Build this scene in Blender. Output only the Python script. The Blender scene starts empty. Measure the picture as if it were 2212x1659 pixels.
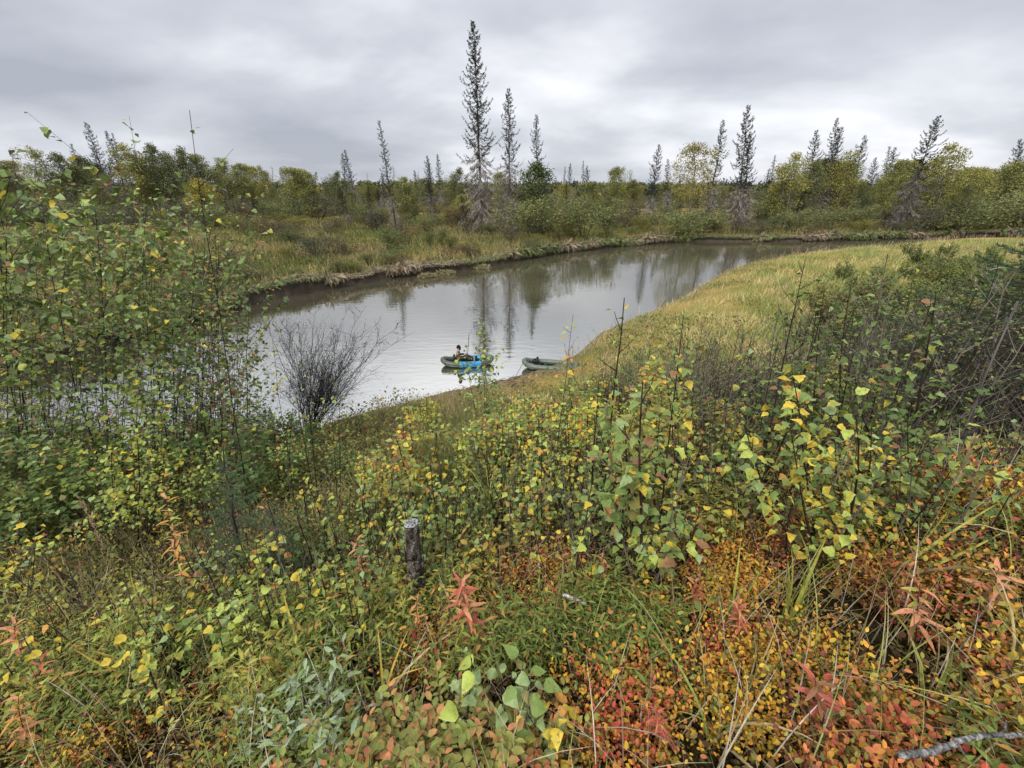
import bpy, math, random
import numpy as np
from mathutils import Matrix, Vector

random.seed(11)
RS = np.random.default_rng(11)
SC = bpy.context.scene
COL = SC.collection

# ------------------------------------------------------------------ camera, sky, sun, exposure
ZC = 8.6                      # eye height above the river
PITCH = math.radians(25.6)
CP, SP = math.cos(PITCH), math.sin(PITCH)
FPX, CU, CV = 900.0, 1106.0, 829.5
cam = bpy.data.cameras.new('camera')
cam.sensor_width = 36.0
cam.lens = 36.0 * FPX / 2212.0
cam.clip_start = 0.05
cam.clip_end = 6000
cam_ob = bpy.data.objects.new('camera', cam)
COL.objects.link(cam_ob)
cam_ob.location = (0, 0, ZC)
cam_ob.rotation_euler = (math.radians(90) - PITCH, 0, 0)
SC.camera = cam_ob

SUN_EL, SUN_AZ = math.radians(48), math.radians(215)
SKY_STRENGTH = 0.1
world = bpy.data.worlds.new('World')
SC.world = world
world.use_nodes = True
wt = world.node_tree
wt.nodes.clear()


def N(tree, kind, **kw):
    n = tree.nodes.new(kind)
    for k, v in kw.items():
        setattr(n, k, v)
    return n


def build_sky():
    L = wt.links.new
    out = N(wt, 'ShaderNodeOutputWorld')
    bg = N(wt, 'ShaderNodeBackground')
    bg.inputs['Strength'].default_value = SKY_STRENGTH
    sky = N(wt, 'ShaderNodeTexSky', sky_type='NISHITA', sun_disc=False, sun_elevation=SUN_EL, sun_rotation=SUN_AZ)
    tc = N(wt, 'ShaderNodeTexCoord')
    sep = N(wt, 'ShaderNodeSeparateXYZ')
    L(tc.outputs['Generated'], sep.inputs[0])
    zc = N(wt, 'ShaderNodeMath', operation='MAXIMUM'); zc.inputs[1].default_value = 0.0
    L(sep.outputs['Z'], zc.inputs[0])
    zz = N(wt, 'ShaderNodeMath', operation='ADD'); zz.inputs[1].default_value = 0.24
    L(zc.outputs[0], zz.inputs[0])
    dx = N(wt, 'ShaderNodeMath', operation='DIVIDE'); L(sep.outputs['X'], dx.inputs[0]); L(zz.outputs[0], dx.inputs[1])
    dy = N(wt, 'ShaderNodeMath', operation='DIVIDE'); L(sep.outputs['Y'], dy.inputs[0]); L(zz.outputs[0], dy.inputs[1])
    cmb = N(wt, 'ShaderNodeCombineXYZ'); L(dx.outputs[0], cmb.inputs[0]); L(dy.outputs[0], cmb.inputs[1])
    mp = N(wt, 'ShaderNodeMapping'); L(cmb.outputs[0], mp.inputs[0])
    mp.inputs['Location'].default_value = (1.7, 3.1, 0.0)
    mp.inputs['Rotation'].default_value = (0, 0, 0.18)
    mp.inputs['Scale'].default_value = (0.40, 0.46, 1)
    n1 = N(wt, 'ShaderNodeTexNoise'); n1.inputs['Scale'].default_value = 1.7; n1.inputs['Detail'].default_value = 5; n1.inputs['Roughness'].default_value = 0.50; n1.inputs['Distortion'].default_value = 0.15
    L(mp.outputs[0], n1.inputs['Vector'])
    r1 = N(wt, 'ShaderNodeValToRGB'); L(n1.outputs['Fac'], r1.inputs[0])
    e = r1.color_ramp.elements
    e[0].position = 0.33; e[0].color = (2.43, 2.58, 2.95, 1)
    e[1].position = 0.68; e[1].color = (5.85, 5.87, 6.07, 1)
    m = e.new(0.50); m.color = (3.56, 3.69, 4.05, 1)
    # overcast: brighter overhead (standard overcast sky), and a pale band just above the horizon
    zen = N(wt, 'ShaderNodeMapRange'); zen.inputs['From Min'].default_value = 0.27; zen.inputs['From Max'].default_value = 1.0
    zen.inputs['To Min'].default_value = 1.0; zen.inputs['To Max'].default_value = 2.8
    L(zc.outputs[0], zen.inputs['Value'])
    hor = N(wt, 'ShaderNodeMapRange'); hor.inputs['From Min'].default_value = 0.0; hor.inputs['From Max'].default_value = 0.10
    hor.inputs['To Min'].default_value = 1.05; hor.inputs['To Max'].default_value = 1.0
    L(zc.outputs[0], hor.inputs['Value'])
    mm = N(wt, 'ShaderNodeMath', operation='MULTIPLY'); L(zen.outputs[0], mm.inputs[0]); L(hor.outputs[0], mm.inputs[1])
    sc = N(wt, 'ShaderNodeVectorMath', operation='SCALE'); L(r1.outputs[0], sc.inputs[0]); L(mm.outputs[0], sc.inputs['Scale'])
    mix = N(wt, 'ShaderNodeMixRGB'); mix.inputs[0].default_value = 0.96
    L(sky.outputs[0], mix.inputs[1]); L(sc.outputs[0], mix.inputs[2])
    L(mix.outputs[0], bg.inputs['Color']); L(bg.outputs[0], out.inputs[0])


build_sky()
sun = bpy.data.lights.new('sun', 'SUN')
sun.energy = 1.5
sun.angle = math.radians(12)
sun.color = (1.0, 0.97, 0.92)
sun_ob = bpy.data.objects.new('sun', sun)
COL.objects.link(sun_ob)
_sd = Vector((math.sin(SUN_AZ) * math.cos(SUN_EL), math.cos(SUN_AZ) * math.cos(SUN_EL), math.sin(SUN_EL)))
sun_ob.rotation_euler = _sd.to_track_quat('Z', 'Y').to_euler()
SC.view_settings.view_transform = 'Standard'
SC.view_settings.look = 'None'
SC.view_settings.exposure = 0.88
SC.view_settings.gamma = 1.0
SC.view_settings.use_curve_mapping = False
SC.cycles.max_bounces = 6
SC.cycles.diffuse_bounces = 2
SC.cycles.glossy_bounces = 2
SC.cycles.transmission_bounces = 3
SC.cycles.transparent_max_bounces = 4
SC.cycles.use_denoising = True
SC.render.threads_mode = 'AUTO'


# ------------------------------------------------------------------ helpers: pixels of the survey grid -> points on the land
def ray(u, v):
    a = (u - CU) / FPX
    k = (CV - v) / FPX
    return np.array([a, CP + k * SP, -SP + k * CP])


def at_z(u, v, z):
    d = ray(u, v)
    t = (z - ZC) / d[2]
    return np.array([d[0] * t, d[1] * t, z])


def at_y(u, v, y):
    d = ray(u, v)
    t = y / d[1]
    return np.array([d[0] * t, y, ZC + d[2] * t])


# ------------------------------------------------------------------ value noise
def _hash(ix, iy, seed):
    h = (ix.astype(np.int64) * 374761393 + iy.astype(np.int64) * 668265263 + seed * 1442695041) & 0x7fffffff
    h = ((h ^ (h >> 13)) * 1274126177) & 0x7fffffff
    return ((h ^ (h >> 16)) & 0xffff) / 65535.0


def vnoise(x, y, scale, seed=0, octaves=2):
    x = np.asarray(x, float) / scale
    y = np.asarray(y, float) / scale
    out = np.zeros(np.broadcast(x, y).shape)
    amp, tot = 1.0, 0.0
    for o in range(octaves):
        ix, iy = np.floor(x), np.floor(y)
        fx, fy = x - ix, y - iy
        fx = fx * fx * (3 - 2 * fx); fy = fy * fy * (3 - 2 * fy)
        s = seed + o * 17
        a = _hash(ix, iy, s); b = _hash(ix + 1, iy, s); c = _hash(ix, iy + 1, s); d = _hash(ix + 1, iy + 1, s)
        out += amp * ((a * (1 - fx) + b * fx) * (1 - fy) + (c * (1 - fx) + d * fx) * fy)
        tot += amp
        amp *= 0.5
        x = x * 2.03; y = y * 2.03
    return out / tot


# ------------------------------------------------------------------ the river
FAR_PX = [(0, 800), (250, 737), (430, 690), (540, 657), (660, 633), (770, 614), (860, 598), (950, 589), (1040, 578), (1130, 560), (1210, 547),
          (1280, 539), (1400, 527), (1500, 522), (1620, 522), (1740, 521), (1850, 519), (1930, 517), (1995, 515)]
NEAR_PX = [(540, 975), (640, 940), (740, 905), (870, 872), (985, 842), (1080, 822), (1160, 800), (1250, 765), (1300, 718), (1390, 680), (1480, 640), (1560, 590),
           (1640, 566), (1750, 546), (1900, 534), (1985, 525)]
far_line = [np.array([-150., 2.]), np.array([-60., 16.])] + [at_z(u, v, 0)[:2] for u, v in FAR_PX]
far_line += [far_line[-1] + np.array([25., 4.]), far_line[-1] + np.array([120., 0.]), far_line[-1] + np.array([400., -40.])]
near_line = [np.array([-150., -14.]), np.array([-60., 4.]), np.array([-25., 11.])] + [at_z(u, v, 0)[:2] for u, v in NEAR_PX]
near_line += [near_line[-1] + np.array([20., 5.]), near_line[-1] + np.array([120., -2.]), near_line[-1] + np.array([400., -60.])]


def smooth_line(pts, step):
    pts = np.array(pts)
    n = len(pts)
    out = []
    for i in range(n - 1):
        p0, p1, p2, p3 = pts[max(i - 1, 0)], pts[i], pts[i + 1], pts[min(i + 2, n - 1)]
        k = max(2, int(np.linalg.norm(p2 - p1) / step))
        for j in range(k):
            t = j / k
            m1, m2 = (p2 - p0) * .4, (p3 - p1) * .4
            h = (2*t**3 - 3*t**2 + 1)*p1 + (t**3 - 2*t**2 + t)*m1 + (-2*t**3 + 3*t**2)*p2 + (t**3 - t**2)*m2
            out.append(h)
    out.append(pts[-1])
    return np.array(out)


FAR_S = smooth_line(far_line, 4.0)
NEAR_S = smooth_line(near_line, 3.0)


def line_dist(x, y, line):
    d = np.full(x.shape, 1e9)
    for a, b in zip(line[:-1], line[1:]):
        ab = b - a
        L2 = ab @ ab + 1e-9
        t = np.clip(((x - a[0]) * ab[0] + (y - a[1]) * ab[1]) / L2, 0, 1)
        q = (x - a[0] - t * ab[0])**2 + (y - a[1] - t * ab[1])**2
        np.minimum(d, q, out=d)
    return np.sqrt(d)


RIVER = np.vstack([FAR_S, NEAR_S[::-1]])


def in_river(x, y):
    inside = np.zeros(x.shape, bool)
    P = RIVER
    for (x1, y1), (x2, y2) in zip(P, np.roll(P, -1, axis=0)):
        c = (y1 > y) != (y2 > y)
        with np.errstate(divide='ignore', invalid='ignore'):
            xi = (x2 - x1) * (y - y1) / (y2 - y1 + 1e-12) + x1
        inside ^= c & (x < xi)
    return inside


PROF_Y = np.array([-30, -4, 0, 0.8, 1.6, 2.2, 3, 4, 6, 8, 10, 12, 14, 15.4, 17, 22])
PROF_D = np.array([1.5, 1.58, 1.62, 1.66, 1.74, 1.95, 2.42, 3.02, 4.15, 5.2, 6.15, 7.0, 7.75, 8.2, 8.75, 10])


def land(x, y):
    """height, distance to the water, side (True: far side), in the river"""
    x = np.atleast_1d(np.asarray(x, float)); y = np.atleast_1d(np.asarray(y, float))
    df = line_dist(x, y, FAR_S); dn = line_dist(x, y, NEAR_S)
    riv = in_river(x, y)
    far = df < dn
    bump = vnoise(x, y, 2.3, 3, 3) - .5
    fine = vnoise(x, y, .5, 5, 2) - .5
    # near side
    bl = ZC - np.interp(y, PROF_Y, PROF_D) + np.where(np.abs(x) < 40, .30, 1.0) * bump * np.clip((np.hypot(x, y) - 1.5) / 6, 0, 1)
    mead = np.minimum(.10 + .16 * dn, .75) + .010 * np.minimum(dn, 60) + .25 * bump * np.clip(dn / 3, 0, 1)
    zn = np.maximum(bl, mead)
    zn = np.minimum(zn, .03 + .42 * dn) + .05 * fine
    bl = bl + .16 * (vnoise(x, y, .9, 6, 2) - .5) * np.clip(2.8 - np.abs(y - 1.2), 0, 1)
    # far side
    zf = np.minimum(1.0, .05 + 1.1 * df) + .008 * np.minimum(df, 150) + .35 * bump * np.clip(df / 4, 0, 1)
    zf = np.where(df < 2.3, np.minimum(zf, -.45 + .5 * df), zf)
    dist = np.hypot(x, y)
    ridge = np.clip((dist - 380) / 900, 0, 1)
    zf = zf + 7 * ridge * (0.55 + .45 * vnoise(x, y, 420, 21, 2))
    z = np.where(far, zf, zn)
    dw = np.minimum(df, dn)
    z = np.where(riv, -.08 - np.minimum(.25 * dw, 1.4), np.where(far & (df < 2.3), z, np.maximum(z, .02)))
    return z, dw, far, riv


def top_of_bank(z, dw, far):
    """height of the turf, also where it overhangs the far shore"""
    return np.where(far & (dw < 2.6), np.maximum(z, .92), z)


def gz(x, y):
    return float(land(x, y)[0][0])


def gpos(u, v, lo=.5, hi=300):
    """where the survey ray through (u, v) meets the land"""
    d = ray(u, v)
    ys = np.exp(np.linspace(math.log(lo), math.log(hi), 500))
    x = d[0] / d[1] * ys
    zr = ZC + d[2] / d[1] * ys
    z = land(x, ys)[0]
    k = np.argmax(zr <= z)
    if zr[k] > z[k]:
        k = len(ys) - 1
    return np.array([x[k], ys[k], z[k]])


# ------------------------------------------------------------------ mesh building
class Geo:
    def __init__(self):
        self.v, self.c, self.tri, self.quad, self.n = [], [], [], [], 0

    def add(self, V, F, C):
        V = np.asarray(V, np.float32).reshape(-1, 3)
        F = np.asarray(F, np.int64)
        C = np.asarray(C, np.float32)
        if C.ndim == 1:
            C = np.broadcast_to(C, V.shape)
        self.v.append(V); self.c.append(C.reshape(-1, 3))
        (self.quad if F.shape[1] == 4 else self.tri).append(F + self.n)
        self.n += len(V)

    def mesh(self, name, mat, smooth=False):
        me = bpy.data.meshes.new(name)
        V = np.concatenate(self.v); C = np.concatenate(self.c)
        q = np.concatenate(self.quad) if self.quad else np.zeros((0, 4), int)
        t = np.concatenate(self.tri) if self.tri else np.zeros((0, 3), int)
        me.vertices.add(len(V)); me.vertices.foreach_set('co', V.ravel())
        li = np.concatenate([q.ravel(), t.ravel()]).astype(np.int32)
        me.loops.add(len(li)); me.loops.foreach_set('vertex_index', li)
        st = np.concatenate([np.arange(len(q)) * 4, len(q) * 4 + np.arange(len(t)) * 3]).astype(np.int32)
        me.polygons.add(len(st)); me.polygons.foreach_set('loop_start', st)
        me.update(calc_edges=True)
        if smooth:
            me.polygons.foreach_set('use_smooth', np.ones(len(st), bool))
        a = me.attributes.new('Col', 'FLOAT_COLOR', 'POINT')
        a.data.foreach_set('color', np.concatenate([C, np.ones((len(C), 1), np.float32)], 1).ravel())
        if mat:
            me.materials.append(mat)
        return me


def tube(g, P, R, sides=5, col=(.05, .04, .03), cap=True):
    P = np.asarray(P, float); n = len(P)
    R = np.broadcast_to(np.asarray(R, float), (n,))
    T = np.gradient(P, axis=0); T /= np.linalg.norm(T, axis=1, keepdims=True) + 1e-9
    ref = np.array([0, 0, 1.0]) if abs(T[0][2]) < .9 else np.array([1.0, 0, 0])
    A = np.cross(T, ref); A /= np.linalg.norm(A, axis=1, keepdims=True) + 1e-9
    B = np.cross(T, A)
    ang = np.arange(sides) * 2 * math.pi / sides
    V = P[:, None] + R[:, None, None] * (np.cos(ang)[None, :, None] * A[:, None] + np.sin(ang)[None, :, None] * B[:, None])
    i = np.arange(n - 1)[:, None] * sides; j = np.arange(sides)[None]; k = (j + 1) % sides
    F = np.stack([i + j, i + k, i + sides + k, i + sides + j], -1).reshape(-1, 4)
    C = np.asarray(col, float)
    if C.ndim == 2:
        C = np.repeat(C, sides, 0)
    g.add(V.reshape(-1, 3), F, C)
    if cap and sides == 4:
        g.add(V[-1], [[0, 1, 2, 3]], C if C.ndim == 1 else C[-4:])


def frames(X, Nn):
    """rotation matrices whose columns are X (long axis), side, normal"""
    X = X / (np.linalg.norm(X, axis=1, keepdims=True) + 1e-9)
    Y = np.cross(Nn, X); Y /= np.linalg.norm(Y, axis=1, keepdims=True) + 1e-9
    Z = np.cross(X, Y)
    return np.stack([X, Y, Z], -1)


def leaf_tpl(rows, fold=.3, droop=.15, serr=0, wave=0.0, petiole=0.0):
    """a leaf of length 1 along +X, its upper face +Z; rows = [(t, half width)]"""
    V = [(petiole, 0, 0)]
    E = [0]
    sg = 1
    for t, w in rows:
        if serr:
            w = w * (1 + serr * sg); sg = -sg
        z = -droop * t * t + wave * math.sin(t * 9)
        x = petiole + t * (1 - petiole)
        V += [(x - (serr * .12 if serr else 0) * sg, w, z + fold * w), (x, 0, z), (x - (serr * .12 if serr else 0) * sg, -w, z + fold * w * .8)]
        E += [1, 0, 1]
    V.append((1, 0, -droop)); E.append(.6)
    F3, F4 = [], []
    n = len(rows)
    F3 += [(0, 2, 1), (0, 3, 2)]
    for r in range(n - 1):
        a, b = 1 + 3 * r, 4 + 3 * r
        F4 += [(a, a + 1, b + 1, b), (a + 1, a + 2, b + 2, b + 1)]
    a = 1 + 3 * (n - 1); e = len(V) - 1
    F3 += [(a, a + 1, e), (a + 1, a + 2, e)]
    return np.array(V, float), np.array(F3), np.array(F4) if F4 else None, np.array(E, float)


BIRCH = leaf_tpl([(.10, .30), (.24, .42), (.38, .40), (.52, .33), (.68, .22), (.84, .11)], .22, .16, .10)
ALDER = leaf_tpl([(.10, .24), (.25, .36), (.42, .40), (.60, .36), (.76, .25), (.90, .12)], .16, .12, .08, .02)
POPLAR = leaf_tpl([(.06, .28), (.20, .42), (.36, .44), (.54, .36), (.74, .20), (.88, .09)], .14, .22, .05)
WILLOW = leaf_tpl([(.12, .09), (.30, .15), (.52, .17), (.74, .12), (.90, .06)], .4, .22)
FIRE = leaf_tpl([(.12, .075), (.32, .115), (.58, .10), (.82, .055)], .4, .35)
MIDLEAF = leaf_tpl([(.28, .36), (.62, .27)], .25, .18)
BERRY = leaf_tpl([(.62, .26)], .35, .10)
WIDE = leaf_tpl([(.38, .40)], .25, .14)
OVAL = leaf_tpl([(.25, .22), (.65, .24)], .3, .15)
HEX = (np.array([(0, 0, 0), (.30, .27, .07), (.72, .24, .05), (1, 0, -.10), (.72, -.24, .05), (.30, -.27, .07)], float), np.zeros((0, 3), int), np.array([(0, 3, 2, 1), (0, 5, 4, 3)]), np.array([.1, .8, .9, 1, .9, .8]))
NARROW = leaf_tpl([(.5, .10)], .5, .25)


def scatter(g, tpl, pos, rot, scale, col, edge=None, wscale=None):
    """copies of a leaf template; col (N,3), edge (N,3) colours the margin"""
    V, F3, F4, E = tpl
    n = len(pos)
    if n == 0:
        return
    W = V[None] * np.asarray(scale, float).reshape(n, 1, 1)
    if wscale is not None:
        W = W * np.array([1, wscale, 1])
    P = np.einsum('nij,nkj->nki', rot, W) + pos[:, None]
    C = np.repeat(col[:, None], len(V), 1)
    if edge is not None:
        C = C * (1 - E[None, :, None]) + edge[:, None] * E[None, :, None]
    k = len(V)
    off = (np.arange(n) * k)[:, None, None]
    base = g.n
    g.v.append(P.reshape(-1, 3).astype(np.float32)); g.c.append(C.reshape(-1, 3).astype(np.float32)); g.n += n * k
    g.tri.append((F3[None] + off).reshape(-1, 3) + base)
    if F4 is not None:
        g.quad.append((F4[None] + off).reshape(-1, 4) + base)


def rotz(a):
    c, s = np.cos(a), np.sin(a); o = np.zeros_like(a); i = np.ones_like(a)
    return np.stack([np.stack([c, -s, o], -1), np.stack([s, c, o], -1), np.stack([o, o, i], -1)], -2)


def rand_unit(rs, n):
    v = rs.normal(size=(n, 3)); return v / np.linalg.norm(v, axis=1, keepdims=True)


# ------------------------------------------------------------------ materials
def leaf_material(name, rough=.5, trans=.28, spec=.4, spots=False):
    m = bpy.data.materials.new(name); m.use_nodes = True
    t = m.node_tree; t.nodes.clear(); L = t.links.new
    out = N(t, 'ShaderNodeOutputMaterial')
    at = N(t, 'ShaderNodeAttribute'); at.attribute_name = 'Col'
    oi = N(t, 'ShaderNodeObjectInfo')
    mul = N(t, 'ShaderNodeMixRGB', blend_type='MULTIPLY'); mul.inputs[0].default_value = 1
    L(at.outputs['Color'], mul.inputs[1]); L(oi.outputs['Color'], mul.inputs[2])
    tc = N(t, 'ShaderNodeTexCoord')
    nz = N(t, 'ShaderNodeTexNoise'); nz.inputs['Scale'].default_value = 28 if trans > .2 else 6; nz.inputs['Detail'].default_value = 2
    L(tc.outputs['Object'], nz.inputs['Vector'])
    mr = N(t, 'ShaderNodeMapRange'); mr.inputs['From Min'].default_value = .3; mr.inputs['From Max'].default_value = .7
    mr.inputs['To Min'].default_value = .78; mr.inputs['To Max'].default_value = 1.2
    L(nz.outputs['Fac'], mr.inputs['Value'])
    sc = N(t, 'ShaderNodeVectorMath', operation='SCALE'); L(mul.outputs[0], sc.inputs[0]); L(mr.outputs[0], sc.inputs['Scale'])
    if spots:      # brown flecks and fading of an autumn leaf
        n2 = N(t, 'ShaderNodeTexNoise'); n2.inputs['Scale'].default_value = 5.5; n2.inputs['Detail'].default_value = 4
        ad = N(t, 'ShaderNodeVectorMath', operation='ADD'); cm = N(t, 'ShaderNodeCombineXYZ'); L(oi.outputs['Random'], cm.inputs[0]); L(oi.outputs['Random'], cm.inputs[2])
        s10 = N(t, 'ShaderNodeVectorMath', operation='SCALE'); s10.inputs['Scale'].default_value = 37.0; L(cm.outputs[0], s10.inputs[0])
        L(tc.outputs['Object'], ad.inputs[0]); L(s10.outputs[0], ad.inputs[1]); L(ad.outputs[0], n2.inputs['Vector'])
        rm = N(t, 'ShaderNodeMapRange'); rm.inputs['From Min'].default_value = .58; rm.inputs['From Max'].default_value = .68; L(n2.outputs['Fac'], rm.inputs['Value'])
        k7 = N(t, 'ShaderNodeMath', operation='MULTIPLY'); k7.inputs[1].default_value = .75; L(rm.outputs[0], k7.inputs[0])
        mb = N(t, 'ShaderNodeMixRGB'); L(k7.outputs[0], mb.inputs[0]); L(sc.outputs[0], mb.inputs[1]); mb.inputs[2].default_value = (.17, .095, .04, 1)
        sc = mb
    p = N(t, 'ShaderNodeBsdfPrincipled'); p.inputs['Roughness'].default_value = rough; p.inputs['Specular IOR Level'].default_value = spec
    L(sc.outputs[0], p.inputs['Base Color'])
    if trans > 0:
        tr = N(t, 'ShaderNodeBsdfTranslucent'); L(sc.outputs[0], tr.inputs['Color'])
        mx = N(t, 'ShaderNodeMixShader'); mx.inputs[0].default_value = trans
        L(p.outputs[0], mx.inputs[1]); L(tr.outputs[0], mx.inputs[2]); L(mx.outputs[0], out.inputs[0])
    else:
        L(p.outputs[0], out.inputs[0])
    return m


def plain_material(name, col, rough=.6, spec=.4, noise=0.0, nscale=10, bump=0.0, col2=None):
    m = bpy.data.materials.new(name); m.use_nodes = True
    t = m.node_tree; L = t.links.new
    p = t.nodes['Principled BSDF']
    p.inputs['Roughness'].default_value = rough; p.inputs['Specular IOR Level'].default_value = spec
    p.inputs['Base Color'].default_value = (*col, 1)
    if noise or bump or col2:
        tc = N(t, 'ShaderNodeTexCoord')
        nz = N(t, 'ShaderNodeTexNoise'); nz.inputs['Scale'].default_value = nscale; nz.inputs['Detail'].default_value = 5
        L(tc.outputs['Object'], nz.inputs['Vector'])
        r = N(t, 'ShaderNodeValToRGB'); L(nz.outputs['Fac'], r.inputs[0])
        c2 = col2 or tuple(c * (1 + noise) for c in col)
        c1 = col if col2 else tuple(c * (1 - noise) for c in col)
        r.color_ramp.elements[0].position = .36; r.color_ramp.elements[0].color = (*c1, 1)
        r.color_ramp.elements[1].position = .64; r.color_ramp.elements[1].color = (*c2, 1)
        L(r.outputs[0], p.inputs['Base Color'])
        if bump:
            b = N(t, 'ShaderNodeBump'); b.inputs['Strength'].default_value = bump; b.inputs['Distance'].default_value = .02
            L(nz.outputs['Fac'], b.inputs['Height']); L(b.outputs[0], p.inputs['Normal'])
    return m


M_LEAF = leaf_material('leaf', .50, .25, .20, True)
M_COVER = leaf_material('small_leaf', .60, .26, .08)
M_FAR = leaf_material('far_foliage', .7, .2, .2)
M_GRASS = leaf_material('grass_blade', .55, .25, .3)
M_BARK = leaf_material('bark', .85, 0, .2)


def old_wood_material():
    """weathered wood: streaked along the grain, lichen flecks, rough"""
    m = leaf_material('old_wood', .9, 0, .15)
    t = m.node_tree; L = t.links.new
    p = next(n for n in t.nodes if n.type == 'BSDF_PRINCIPLED')
    src = p.inputs['Base Color'].links[0].from_socket
    tc = N(t, 'ShaderNodeTexCoord')
    n1 = N(t, 'ShaderNodeTexNoise'); n1.inputs['Scale'].default_value = 70; n1.inputs['Detail'].default_value = 6; n1.inputs['Roughness'].default_value = .7
    L(tc.outputs['Object'], n1.inputs['Vector'])
    r = N(t, 'ShaderNodeValToRGB'); L(n1.outputs['Fac'], r.inputs[0])
    e = r.color_ramp.elements; e[0].position = .40; e[0].color = (.25, .23, .21, 1); e[1].position = .62; e[1].color = (1.9, 1.9, 1.85, 1)
    mul = N(t, 'ShaderNodeMixRGB', blend_type='MULTIPLY'); mul.inputs[0].default_value = 1
    L(src, mul.inputs[1]); L(r.outputs[0], mul.inputs[2]); L(mul.outputs[0], p.inputs['Base Color'])
    b = N(t, 'ShaderNodeBump'); b.inputs['Distance'].default_value = .006; L(n1.outputs['Fac'], b.inputs['Height']); L(b.outputs[0], p.inputs['Normal'])
    return m


M_WOOD = old_wood_material()


# ------------------------------------------------------------------ scene graph helpers
def put(name, me, parent=None, loc=None, kind=None, label=None, cat=None, group=None):
    o = bpy.data.objects.new(name, me); COL.objects.link(o)
    if parent is not None:
        o.parent = parent
    if loc is not None:
        o.location = loc
    if kind: o['kind'] = kind
    if label: o['label'] = label
    if cat: o['category'] = cat
    if group: o['group'] = group
    return o


def thing(name, label, cat, loc=(0, 0, 0), rz=0.0, group=None):
    o = put(name, None, None, loc, None, label, cat, group)
    o.rotation_euler = (0, 0, rz)
    o.empty_display_size = .1
    return o


def mat4(rot, loc, s):
    m = Matrix.Identity(4)
    for i in range(3):
        for j in range(3):
            m[i][j] = rot[i][j] * s
        m[i][3] = loc[i]
    return m


# ------------------------------------------------------------------ terrain
def axis(lo, hi, c, fine, n):
    """unevenly spaced coordinates: spacing about FINE near C, growing outwards"""
    def side(span, k):
        t = np.linspace(0, 1, k)
        a = math.asinh(span / fine / k * 6) if span / fine > k else 1e-3
        for _ in range(60):
            pass
        return span * np.sinh(a * t) / math.sinh(a)
    nl = max(4, int(n * .5)); nr = n - nl
    return np.concatenate([c - side(c - lo, nl)[::-1], c + side(hi - c, nr)[1:]])


def build_ground():
    xs = axis(-1500, 1500, 0, .24, 230)
    ys = np.concatenate([np.linspace(-30, -1, 14), 0.0 + np.cumsum(np.concatenate([[0], np.geomspace(.16, 40, 250)]))])
    ys = ys[ys < 1700]
    X, Y = np.meshgrid(xs, ys)
    z, dw, far, riv = land(X.ravel(), Y.ravel())
    x, y = X.ravel(), Y.ravel()
    n1 = vnoise(x, y, 3.5, 31, 3)[:, None]; n2 = vnoise(x, y, .6, 32, 3)[:, None]
    litter = np.array([.034, .025, .016]) * (.6 + .9 * n2) + np.array([.01, .02, 0]) * n1
    straw = np.array([.27, .22, .10]); green = np.array([.12, .13, .045])
    w = np.clip((n1 - .35) * 3, 0, 1)
    grass = (straw * (1 - w) + green * w) * (.65 + .7 * n2)
    mud = np.array([.145, .125, .110]) * (.75 + .5 * n2)
    forest = np.array([.045, .046, .02]) * (.6 + .8 * n1)
    c = np.where((far | (y > 15.0))[:, None], grass, litter)
    c = np.where((far & (dw > 70))[:, None], forest, c)
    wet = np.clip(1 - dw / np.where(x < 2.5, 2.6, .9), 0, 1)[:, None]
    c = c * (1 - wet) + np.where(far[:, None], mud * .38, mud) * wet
    c = np.where(riv[:, None], mud * .8, c)
    g = Geo()
    ny, nx = X.shape
    i = np.arange(ny - 1)[:, None] * nx; j = np.arange(nx - 1)[None]
    F = np.stack([i + j, i + j + 1, i + nx + j + 1, i + nx + j], -1).reshape(-1, 4)
    g.add(np.stack([x, y, z], 1), F, c)
    m = leaf_material('soil_and_litter', .95, 0, .05)
    t = m.node_tree; L = t.links.new
    p = next(q for q in t.nodes if q.type == 'BSDF_PRINCIPLED')
    src = p.inputs['Base Color'].links[0].from_socket
    tc = N(t, 'ShaderNodeTexCoord')
    n1 = N(t, 'ShaderNodeTexNoise'); n1.inputs['Scale'].default_value = 55; n1.inputs['Detail'].default_value = 8; n1.inputs['Roughness'].default_value = .75
    L(tc.outputs['Object'], n1.inputs['Vector'])
    r = N(t, 'ShaderNodeValToRGB'); L(n1.outputs['Fac'], r.inputs[0])
    e = r.color_ramp.elements; e[0].position = .38; e[0].color = (.18, .15, .12, 1); e[1].position = .66; e[1].color = (2.2, 1.9, 1.3, 1)
    mul = N(t, 'ShaderNodeMixRGB', blend_type='MULTIPLY'); mul.inputs[0].default_value = 1
    L(src, mul.inputs[1]); L(r.outputs[0], mul.inputs[2]); L(mul.outputs[0], p.inputs['Base Color'])
    b = N(t, 'ShaderNodeBump'); b.inputs['Distance'].default_value = .03; L(n1.outputs['Fac'], b.inputs['Height']); L(b.outputs[0], p.inputs['Normal'])
    put('ground', g.mesh('ground', m, True), kind='structure', label='brown littered slope, pale meadow and flat plain around the river')


build_ground()


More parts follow.
